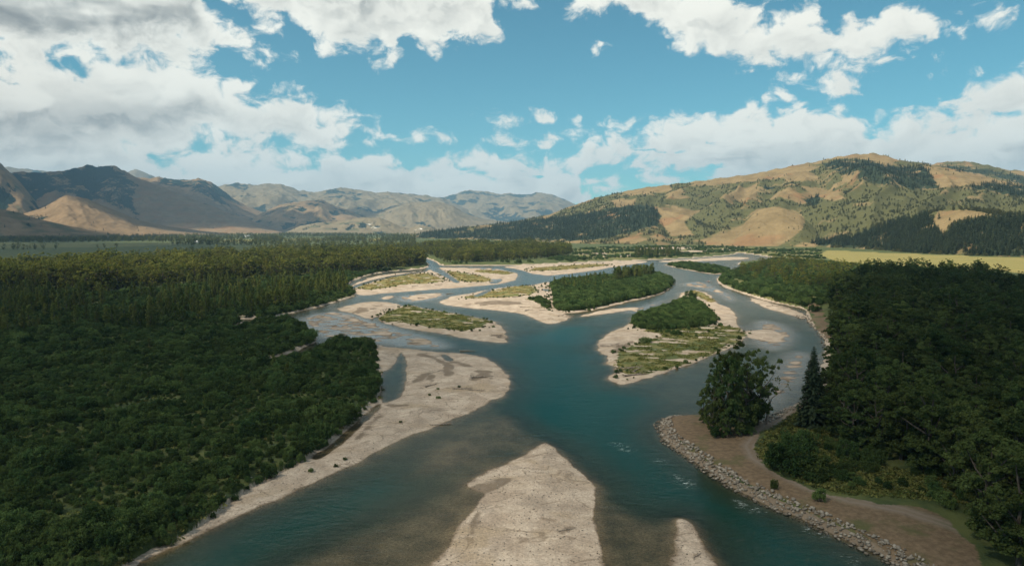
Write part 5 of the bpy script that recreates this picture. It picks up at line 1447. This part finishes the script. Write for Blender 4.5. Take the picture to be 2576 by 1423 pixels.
for i, (u, v, s, lab) in enumerate([(2500, 1390, 0.92, 'big dark cottonwood filling the bottom right corner'), (2470, 1300, 0.78, 'dark cottonwood where the track runs into the trees'), (2565, 1335, 0.95, 'tall dark cottonwood at the right edge above the corner tree'), (2560, 1460, 0.9, 'dark cottonwood cut by the bottom right corner'), (2410, 1262, 0.62, 'shorter dark cottonwood behind the end of the grass verge')]):
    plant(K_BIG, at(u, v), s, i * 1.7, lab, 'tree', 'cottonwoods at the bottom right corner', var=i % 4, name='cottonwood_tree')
for (u, v, s, w, lab) in [(1985, 1205, 1.9, 1.35, 'big round dark bush beside the bend of the dirt track'), (2030, 1215, 1.6, 1.3, 'lower round bush right of the big bush by the track'), (2010, 1150, 1.7, 1.2, 'round bush at the foot of the spruce'),
                          (1948, 1247, 0.7, 0.7, 'small dark bush growing among the bank stones'), (2060, 1283, 0.95, 0.8, 'olive bush between stones and track'), (2379, 1300, 0.8, 1.2, 'low dark bush on the dirt at the right'),
                          (2050, 790, 1.6, 1.1, 'round dark bush on the right bank above the stones'), (1800, 1118, 0.9, 1.1, 'low dark bush under the point clump cottonwoods'), (1880, 1112, 0.8, 1.1, 'low dark bush at the right foot of the point clump')]:
    plant(K_SHRUB, at(u, v), s, u * 0.1, lab, 'bush', None, name='bush', wide=w)
for i, (u, v, s) in enumerate([(2540, 1340, 0.95), (2440, 1190, 0.85), (2560, 1230, 0.95)]):
    plant(K_BARE, at(u, v), s, i * 1.1, ['half bare grey cottonwood at the bottom right corner', 'grey half leafless tree behind the grass verge', 'grey bare crown at the right edge of the forest', 'pale bare crown amid the dark right forest', 'thin bare tree inside the right forest', 'small bare grey crown deep in the right forest'][i], 'tree', 'half bare trees in the right forest', var=i % 3, name='bare_tree')

# ------------------------------------------------------------------ stones of the river bank
def stone_material():
    mt, nt, out = material('bank stone')
    oi = nt.n.new('ShaderNodeObjectInfo')
    pos = nt.node('ShaderNodeNewGeometry', out=0)
    n = nt.noise(pos, 1.3, 5.0, 0.65)
    c = nt.mix(oi.outputs['Random'], (0.12, 0.105, 0.088, 1), (0.29, 0.262, 0.225, 1))
    c = nt.mix(nt.ss(n, 0.52, 0.72), c, (0.17, 0.145, 0.115, 1))
    z = nt.xyz(pos)[2]
    c = nt.mix(nt.ss(z, 0.0, 0.3, 1.0, 0.0), c, (0.075, 0.065, 0.052, 1))
    b = nt.node('ShaderNodeBump', {'Strength': 0.5, 'Distance': 0.1, 'Height': n})
    nt.l.new(nt.node('ShaderNodeBsdfDiffuse', {'Color': c, 'Normal': b}), out.inputs[0])
    return mt


M_STONE = stone_material()


def make_stone(seed):
    rng = np.random.default_rng(seed)
    V = [(1, 0, 0), (-1, 0, 0), (0, 1, 0), (0, -1, 0), (0, 0, 1), (0, 0, -1)]
    T = [(0, 2, 4), (2, 1, 4), (1, 3, 4), (3, 0, 4), (2, 0, 5), (1, 2, 5), (3, 1, 5), (0, 3, 5)]
    V = [np.array(v, float) for v in V]; mid = {}; out = []

    def m(a, b):
        k = (min(a, b), max(a, b))
        if k not in mid: mid[k] = len(V); w = V[a] + V[b]; V.append(w / np.linalg.norm(w))
        return mid[k]
    for a, b, c in T:
        ab, bc, ca = m(a, b), m(b, c), m(c, a); out += [(a, ab, ca), (ab, b, bc), (ca, bc, c), (ab, bc, ca)]
    P = np.array(V)
    for _ in range(5):                      # flat broken faces
        nrm = unit(rng, 1)[0]; dd = rng.uniform(0.55, 0.8); k = P @ nrm > dd; P[k] -= np.outer(P[k] @ nrm - dd, nrm)
    P *= np.array([rng.uniform(0.8, 1.2), rng.uniform(0.6, 0.9), rng.uniform(0.5, 0.75)]) * 0.5
    P += rng.normal(size=P.shape) * 0.02
    return P, np.array(out)


STONES = []
lib_stone = bpy.data.collections.new('stone library')
for i in range(7):
    me = new_mesh('stone', *make_stone(900 + i), smooth_=False); me.materials.append(M_STONE); STONES.append(me)
    lib_stone.objects.link(bpy.data.objects.new('stone_shape_%d' % i, me))


def stone_band(line, lo, hi, dens, smin, smax, seed):
    rng = np.random.default_rng(seed); P = ground_at(line)
    seg = np.linalg.norm(np.diff(P, axis=0), axis=1); L = seg.sum(); n = int(L * (hi - lo) * dens)
    t = rng.uniform(0, L, n); cs = np.concatenate([[0], np.cumsum(seg)])
    x = np.interp(t, cs, P[:, 0]); y = np.interp(t, cs, P[:, 1])
    i = np.clip(np.searchsorted(cs, t) - 1, 0, len(seg) - 1); d = (P[i + 1] - P[i]) / seg[i][:, None]
    o = rng.uniform(lo, hi, n)
    x = x + d[:, 1] * -o; y = y + d[:, 0] * o          # towards the land, left of the walking direction
    z, sd, *_ = terrain(x, y)
    s = smin + (smax - smin) * rng.uniform(0, 1, n) ** 2.0
    k = (sd > -1.6) & (sd < hi + 1.5)
    return x[k], y[k], np.maximum(z[k], -0.25) + 0.12 * s[k] + rng.uniform(0, 0.18, k.sum()), s[k]


def stone_bank(label, line, lo, hi, dens, smin, smax, seed, nmax):
    x, y, z, s = stone_band(line, lo, hi, dens, smin, smax, seed)
    root = bpy.data.objects.new('stone_bank', None); COL.objects.link(root)
    root['label'] = label; root['category'] = 'stone bank'
    sc = s / np.hypot(x, y); u, v = sheet(x, y, z); sc = np.where((u > 0) & (u < W0) & (v < H0), sc, 0)
    od = np.argsort(-sc); one = od[:nmax]; rest = od[nmax:]
    rng = np.random.default_rng(seed + 1)
    for i in one:
        o = bpy.data.objects.new('stone', STONES[int(rng.integers(0, 7))]); COL.objects.link(o); o.parent = root
        o.location = (x[i], y[i], z[i]); q = float(s[i]); o.scale = (q, q, q); o.rotation_euler = (rng.normal() * 0.35, rng.normal() * 0.35, rng.uniform(0, 6.28))
    if len(rest):
        o = stuff('stones', lib_stone, np.stack([x[rest], y[rest], z[rest]], 1), s[rest], None, None, seed=seed, tilt=0.35)
        o.parent = root
    print('STONES', len(one), len(rest))


stone_bank('band of broken grey riprap stones along the right bank and dirt track', [(1700, 1046), (1664, 1052), (1659, 1072), (1678, 1112), (1729, 1146), (1781, 1184), (1844, 1226), (1922, 1264), (2015, 1302), (2067, 1328), (2160, 1370), (2233, 1406), (2275, 1430), (2420, 1515)],
           -1.4, 2.9, 4.4, 0.26, 1.05, 3, 300)
stone_bank('short band of grey stones behind the cottonwood clump', [(2060, 985), (2042, 1000), (1994, 1022), (1942, 1046), (1922, 1064), (1895, 1067)], -0.5, 3.4, 1.3, 0.5, 1.2, 5, 90)
stone_bank('grey stones on the right bank below the round bush', [(2030, 796), (2041, 819), (2077, 856), (2080, 892)], -6.0, 0.8, 0.35, 0.6, 1.4, 7, 60)

# cobbles strewn over the near gravel
cob = []
for key, dens in (('fore_centre', 0.9), ('fore_small', 0.9), ('left_point', 0.28)):
    x, y = grid_points(C_BARS[key], 1.0 / math.sqrt(dens), 51)
    k = in_view(x, y, np.zeros(x.shape), 40); x, y = x[k], y[k]
    z, sd, *_ = terrain(x, y); k = (sd > -1.0) & (fbm(x / 6, y / 6, 3, 52) > -0.12)
    cob.append(np.stack([x[k], y[k], z[k] + 0.02], 1))
cob = np.concatenate(cob)
stuff('cobbles', lib_stone, cob, np.random.default_rng(6).uniform(0.12, 0.42, len(cob)), 'cobbles strewn over the near gravel bars', 'cobbles', seed=53, tilt=0.3)


# ------------------------------------------------------------------ driftwood
def make_log(seed, L=6.0):
    rng = np.random.default_rng(seed); n = 6
    path = [np.array([L * (i / (n - 1) - 0.5), rng.normal() * 0.10 * L * 0.25, 0.16 + 0.05 * abs(rng.normal())]) for i in range(n)]
    parts = [tube(path, np.linspace(0.24, 0.07, n), 7)]
    for _ in range(3):
        i = rng.integers(2, n - 1); d = np.array([rng.uniform(0.2, 0.8), rng.normal(), abs(rng.normal()) * 0.6]); d /= np.linalg.norm(d)
        parts.append(tube([path[i], path[i] + d * 0.6, path[i] + d * rng.uniform(0.9, 1.7)], [0.07, 0.05, 0.015], 5))
    roots = []
    for k in range(6):
        a = k * 1.05 + rng.uniform(-0.3, 0.3); d = np.array([-0.7, math.cos(a), math.sin(a) * 0.8]); e = path[0] + d * rng.uniform(0.5, 1.0); e[2] = max(e[2], 0.02)
        roots.append(tube([path[0], path[0] + d * 0.3, e], [0.16, 0.09, 0.02], 5))
    return join(parts), join(roots)


LOGS = []
for i in range(5):
    A, B = make_log(950 + i); ma = new_mesh('log_trunk', *A); mb = new_mesh('log_roots', *B)
    ma.materials.append(M_DEAD); mb.materials.append(M_DEAD); LOGS.append((ma, mb))


def log(u, v, s, rz, label, group='driftwood on the gravel bars'):
    p = at(u, v); i = int(u * 7 + v * 3) % 5
    e = bpy.data.objects.new('driftwood_log', None); COL.objects.link(e); e.location = (p[0], p[1], max(p[2], -0.05)); e.rotation_euler = (0, 0, rz); e.scale = (s, s, s)
    e['label'] = label; e['category'] = 'driftwood'; e['group'] = group
    for nm, me in (('trunk', LOGS[i][0]), ('roots', LOGS[i][1])):
        c = bpy.data.objects.new(nm, me); COL.objects.link(c); c.parent = e


rl = random.Random(3)
for (u, v, n, spread, lab) in [(1345, 782, 5, 26, 'grey driftwood log on the driftwood bar left of the willow island'), (1420, 795, 5, 16, 'driftwood log in the jam at the tip below the willow island'), (1290, 745, 5, 30, 'driftwood log beside the yellow meadow of the driftwood bar'),
                               (1200, 766, 3, 24, 'driftwood log on the left end of the driftwood bar'), (1250, 848, 6, 18, 'driftwood log on the gravel tail of the oval green island'), (930, 780, 5, 40, 'driftwood log on the bare tan gravel wedge'),
                               (1545, 872, 6, 22, 'driftwood log on the rocky left shore of the grassy island'), (1580, 930, 4, 22, 'driftwood log near the lower tip of the grassy island'), (1060, 752, 2, 10, 'driftwood log on the small bar in the upper left channel'),
                               (1100, 722, 5, 90, 'small driftwood log on the long upper meadow bar'), (1960, 772, 6, 26, 'driftwood log on the spit along the right bank'), (1185, 985, 3, 26, 'driftwood log on the swirled point bar'), (1370, 690, 3, 60, 'small driftwood log on the far white gravel strip')]:
    for _ in range(n):
        log(u + rl.uniform(-1, 1) * spread, v + rl.uniform(-1, 1) * spread * 0.22, rl.uniform(0.55, 1.15), rl.uniform(-0.5, 0.5) + (0 if rl.random() < 0.7 else 1.2), lab)
for (u, v, s, rz, lab) in [(1112, 1068, 0.9, 0.3, 'dark branchy snag at the water edge of the point bar'), (1428, 1340, 0.55, 0.5, 'short dark driftwood lying alone on the near centre bar'), (1600, 946, 1.5, 0.4, 'long fallen trunk reaching into the water from the grassy island'), (1085, 974, 0.8, 0.9, 'forked driftwood beside the shrubs of the point bar'),
                           (1215, 955, 1.2, 0.25, 'long driftwood along the swirl of the point bar'), (1178, 883, 1.0, 0.05, 'half sunk driftwood at the head of the point bar'), (1755, 1398, 0.4, 0.8, 'small dark driftwood on the small near bar')]:
    log(u, v, s, rz, lab)
for (u, v, s, lab) in [(1103, 1008, 0.42, 'low green shrub in the middle of the point bar'), (1080, 1000, 0.36, 'smaller shrub just left of the point bar shrub'), (1008, 1068, 0.34, 'tiny shrub low on the left of the point bar'), (1155, 980, 0.35, 'tiny shrub on the right part of the point bar'), (1102, 985, 0.28, 'tiny shrub above the point bar shrub'),
                       (845, 1175, 0.36, 'small shrub on the lower strip of the point bar'), (782, 1190, 0.45, 'dark shrub on the narrow gravel strip near the left bank'), (868, 1160, 0.34, 'tiny shrub at the water side of the gravel strip'), (1088, 780, 0.55, 'single green shrub at the top of the oval island'), (1030, 771, 0.6, 'green shrub on the upper tip of the oval island'),
                       (1622, 866, 0.9, 'round green bush in the middle of the grassy island'), (1700, 846, 1.0, 'wide green bush in the upper grassy island'), (1738, 752, 1.6, 'tall round bush at the head of the grassy island')]:
    plant(K_SHRUB, at(u, v), s * (0.6 if u < 1200 else 1.0), u * 0.3, lab, 'shrub', None, name='willow_shrub', wide=1.35)


# ------------------------------------------------------------------ farm buildings far up the valley
def plain(name, c, rough=0.8):
    mt, nt, out = material(name)
    n = nt.noise(nt.node('ShaderNodeTexCoord', out=3), 2.0, 3.0, 0.6)
    col = nt.mix(nt.ss(n, 0.3, 0.7), c, tuple(v * 0.82 for v in c))
    nt.l.new(nt.node('ShaderNodeBsdfPrincipled', {'Base Color': col, 'Roughness': rough}), out.inputs[0]); return mt


M_WHITE = plain('white paint', (0.78, 0.77, 0.74)); M_TAN = plain('tan siding', (0.42, 0.33, 0.24)); M_ROOF = plain('grey metal roof', (0.50, 0.52, 0.53), 0.5); M_RED = plain('brown roof', (0.20, 0.13, 0.10)); M_PANE = plain('window glass', (0.03, 0.035, 0.04), 0.2)


def box(x0, x1, y0, y1, z0, z1):
    V = np.array([(x, y, z) for z in (z0, z1) for y in (y0, y1) for x in (x0, x1)], float)
    return V, np.array([(0, 2, 3, 1), (4, 5, 7, 6), (0, 1, 5, 4), (2, 6, 7, 3), (0, 4, 6, 2), (1, 3, 7, 5)])


def farmhouse(u, v, w, dpt, h, wall, roof, label, name='farm_house', cat='house', zb=None):
    p = ground_at([(u, v)])[0]; z = 0.8 if zb is None else zb
    e = bpy.data.objects.new(name, None); COL.objects.link(e); e.location = (p[0], p[1], z); e['label'] = label; e['category'] = cat; e['group'] = 'farm buildings far up the valley'
    e.rotation_euler = (0, 0, math.sin(u) * 0.4)
    V, F = box(-w / 2, w / 2, -dpt / 2, dpt / 2, -1, h); link('wall', new_mesh('wall', V, F, False), wall, e)
    r = 0.32 * dpt; o = 0.5
    V = np.array([(-w / 2 - o, -dpt / 2 - o, h - 0.3), (w / 2 + o, -dpt / 2 - o, h - 0.3), (w / 2 + o, 0, h + r), (-w / 2 - o, 0, h + r), (-w / 2 - o, dpt / 2 + o, h - 0.3), (w / 2 + o, dpt / 2 + o, h - 0.3)], float)
    V = np.concatenate([V, V - np.array([0, 0, 0.25])])
    F = np.array([(0, 1, 2, 3), (3, 2, 5, 4), (6, 9, 8, 7), (9, 10, 11, 8), (0, 3, 9, 6), (3, 4, 10, 9), (1, 7, 8, 2), (2, 8, 11, 5), (0, 6, 7, 1), (4, 5, 11, 10)])
    link('roof', new_mesh('roof', V, F, False), roof, e)
    V = np.array([(-w / 2 + 0.02, -dpt / 2, h), (-w / 2 + 0.02, dpt / 2, h), (-w / 2 + 0.02, 0, h + r - 0.3)]); link('gable', new_mesh('gable', np.concatenate([V, V * np.array([-1, 1, 1])]), np.array([(0, 1, 2), (3, 5, 4)]), False), wall, e)
    link('door', new_mesh('door', *box(-0.6, 0.6, -dpt / 2 - 0.06, -dpt / 2 + 0.02, -1, 2.1), False), M_RED, e)
    for x in (-w * 0.3, w * 0.3):
        wd = link('window', new_mesh('window', *box(x - 0.8, x + 0.8, -dpt / 2 - 0.05, -dpt / 2 + 0.02, 0.9, 2.4), False), M_WHITE, e)
        link('pane', new_mesh('pane', *box(x - 0.7, x + 0.7, -dpt / 2 - 0.08, -dpt / 2 - 0.052, 1.0, 2.3), False), M_PANE, wd)


farmhouse(495, 612, 13, 9, 4, M_WHITE, M_WHITE, 'small white farmhouse among trees left of the valley centre')
farmhouse(622, 597, 22, 12, 5, M_WHITE, M_ROOF, 'white barn by the far fields', 'barn', 'barn')
farmhouse(340, 597, 30, 12, 4.5, M_TAN, M_ROOF, 'long low tan barn among the far tree rows', 'barn', 'barn')
farmhouse(455, 589.5, 46, 16, 6, M_TAN, M_ROOF, 'long ranch shed at the foot of the brown mountain spur', 'barn', 'barn')
farmhouse(490, 589, 36, 16, 6, M_WHITE, M_ROOF, 'pale roofed shed at the foot of the brown spur', 'barn', 'barn')
farmhouse(546, 590.5, 24, 12, 5, M_TAN, M_RED, 'brown roofed ranch building right of the pale sheds')


# ------------------------------------------------------------------ drift raft with two people
def raft(u, v):
    p = ground_at([(u, v)])[0]
    e = bpy.data.objects.new('raft', None); COL.objects.link(e); e.location = (p[0], p[1], 0.05); e.rotation_euler = (0, 0, 0.9)
    e['label'] = 'small rowing raft with two people on the upper right channel'; e['category'] = 'raft'
    M_R = plain('grey rubber', (0.32, 0.33, 0.34), 0.5); M_O = plain('orange frame', (0.45, 0.16, 0.05), 0.5)
    n = 24; path = [np.array([2.3 * math.copysign(abs(math.cos(a)) ** 0.7, math.cos(a)), 1.0 * math.copysign(abs(math.sin(a)) ** 0.7, math.sin(a)), 0.28 + 0.22 * abs(math.cos(a)) ** 4]) for a in np.linspace(0, 2 * math.pi, n)]
    link('tube', new_mesh('tube', *tube(path, [0.28] * n, 8)), M_R, e)
    link('floor', new_mesh('floor', *box(-2.1, 2.1, -0.8, 0.8, 0.05, 0.15), False), M_R, e)
    link('frame', new_mesh('frame', *join([box(-0.5, -0.42, -1.1, 1.1, 0.5, 0.58), box(0.5, 0.58, -1.1, 1.1, 0.5, 0.58), box(-0.5, 0.58, -0.98, -0.9, 0.5, 0.57)]), False), M_O, e)
    for sg in (-1, 1):
        link('oar', new_mesh('oar', *join([tube([(0.0, sg * 0.5, 0.95), (0.1, sg * 1.2, 0.7), (0.4, sg * 3.0, 0.05)], [0.03, 0.03, 0.03], 5), box(0.32, 0.5, sg * 3.1 - 0.35, sg * 3.1 + 0.35, -0.02, 0.03)])), M_O, e)
    for nm, x, c, lab in (('person', -0.1, (0.40, 0.12, 0.06), 'person in a red shirt rowing the raft'), ('person', -1.35, (0.05, 0.09, 0.16), 'person in a dark shirt sitting in the stern of the raft')):
        J = [(0, 0, 0.62), (0, 0, 0.9), (0, 0, 1.15), (0, 0, 1.25), (0, 0, 1.42),            # pelvis spine chest neck head
             (0, 0.20, 1.13), (0.22, 0.30, 0.92), (0.45, 0.30, 0.95), (0, -0.20, 1.13), (0.22, -0.30, 0.92), (0.45, -0.30, 0.95),
             (0.42, 0.13, 0.66), (0.60, 0.14, 0.25), (0.75, 0.14, 0.18), (0.42, -0.13, 0.66), (0.60, -0.14, 0.25), (0.75, -0.14, 0.18)]
        E = [(0, 1), (1, 2), (2, 3), (3, 4), (2, 5), (5, 6), (6, 7), (2, 8), (8, 9), (9, 10), (0, 11), (11, 12), (12, 13), (0, 14), (14, 15), (15, 16)]
        Rr = [0.15, 0.15, 0.16, 0.06, 0.11, 0.07, 0.05, 0.04, 0.07, 0.05, 0.04, 0.09, 0.06, 0.05, 0.09, 0.06, 0.05]
        me = bpy.data.meshes.new('person'); me.from_pydata(J, E, []); me.materials.append(plain('shirt', c))
        o = link('person', me, None, label=lab, cat='person'); ca, sa = math.cos(0.9), math.sin(0.9)
        o.location = (p[0] + ca * x, p[1] + sa * x, 0.05); o.rotation_euler = (0, 0, 0.9)
        md = o.modifiers.new('skin', 'SKIN'); o.modifiers.new('sub', 'SUBSURF').render_levels = 1
        for q, r in zip(me.skin_vertices[0].data, Rr): q.radius = (r, r)
        me.skin_vertices[0].data[0].use_root = True


raft(1782, 709)
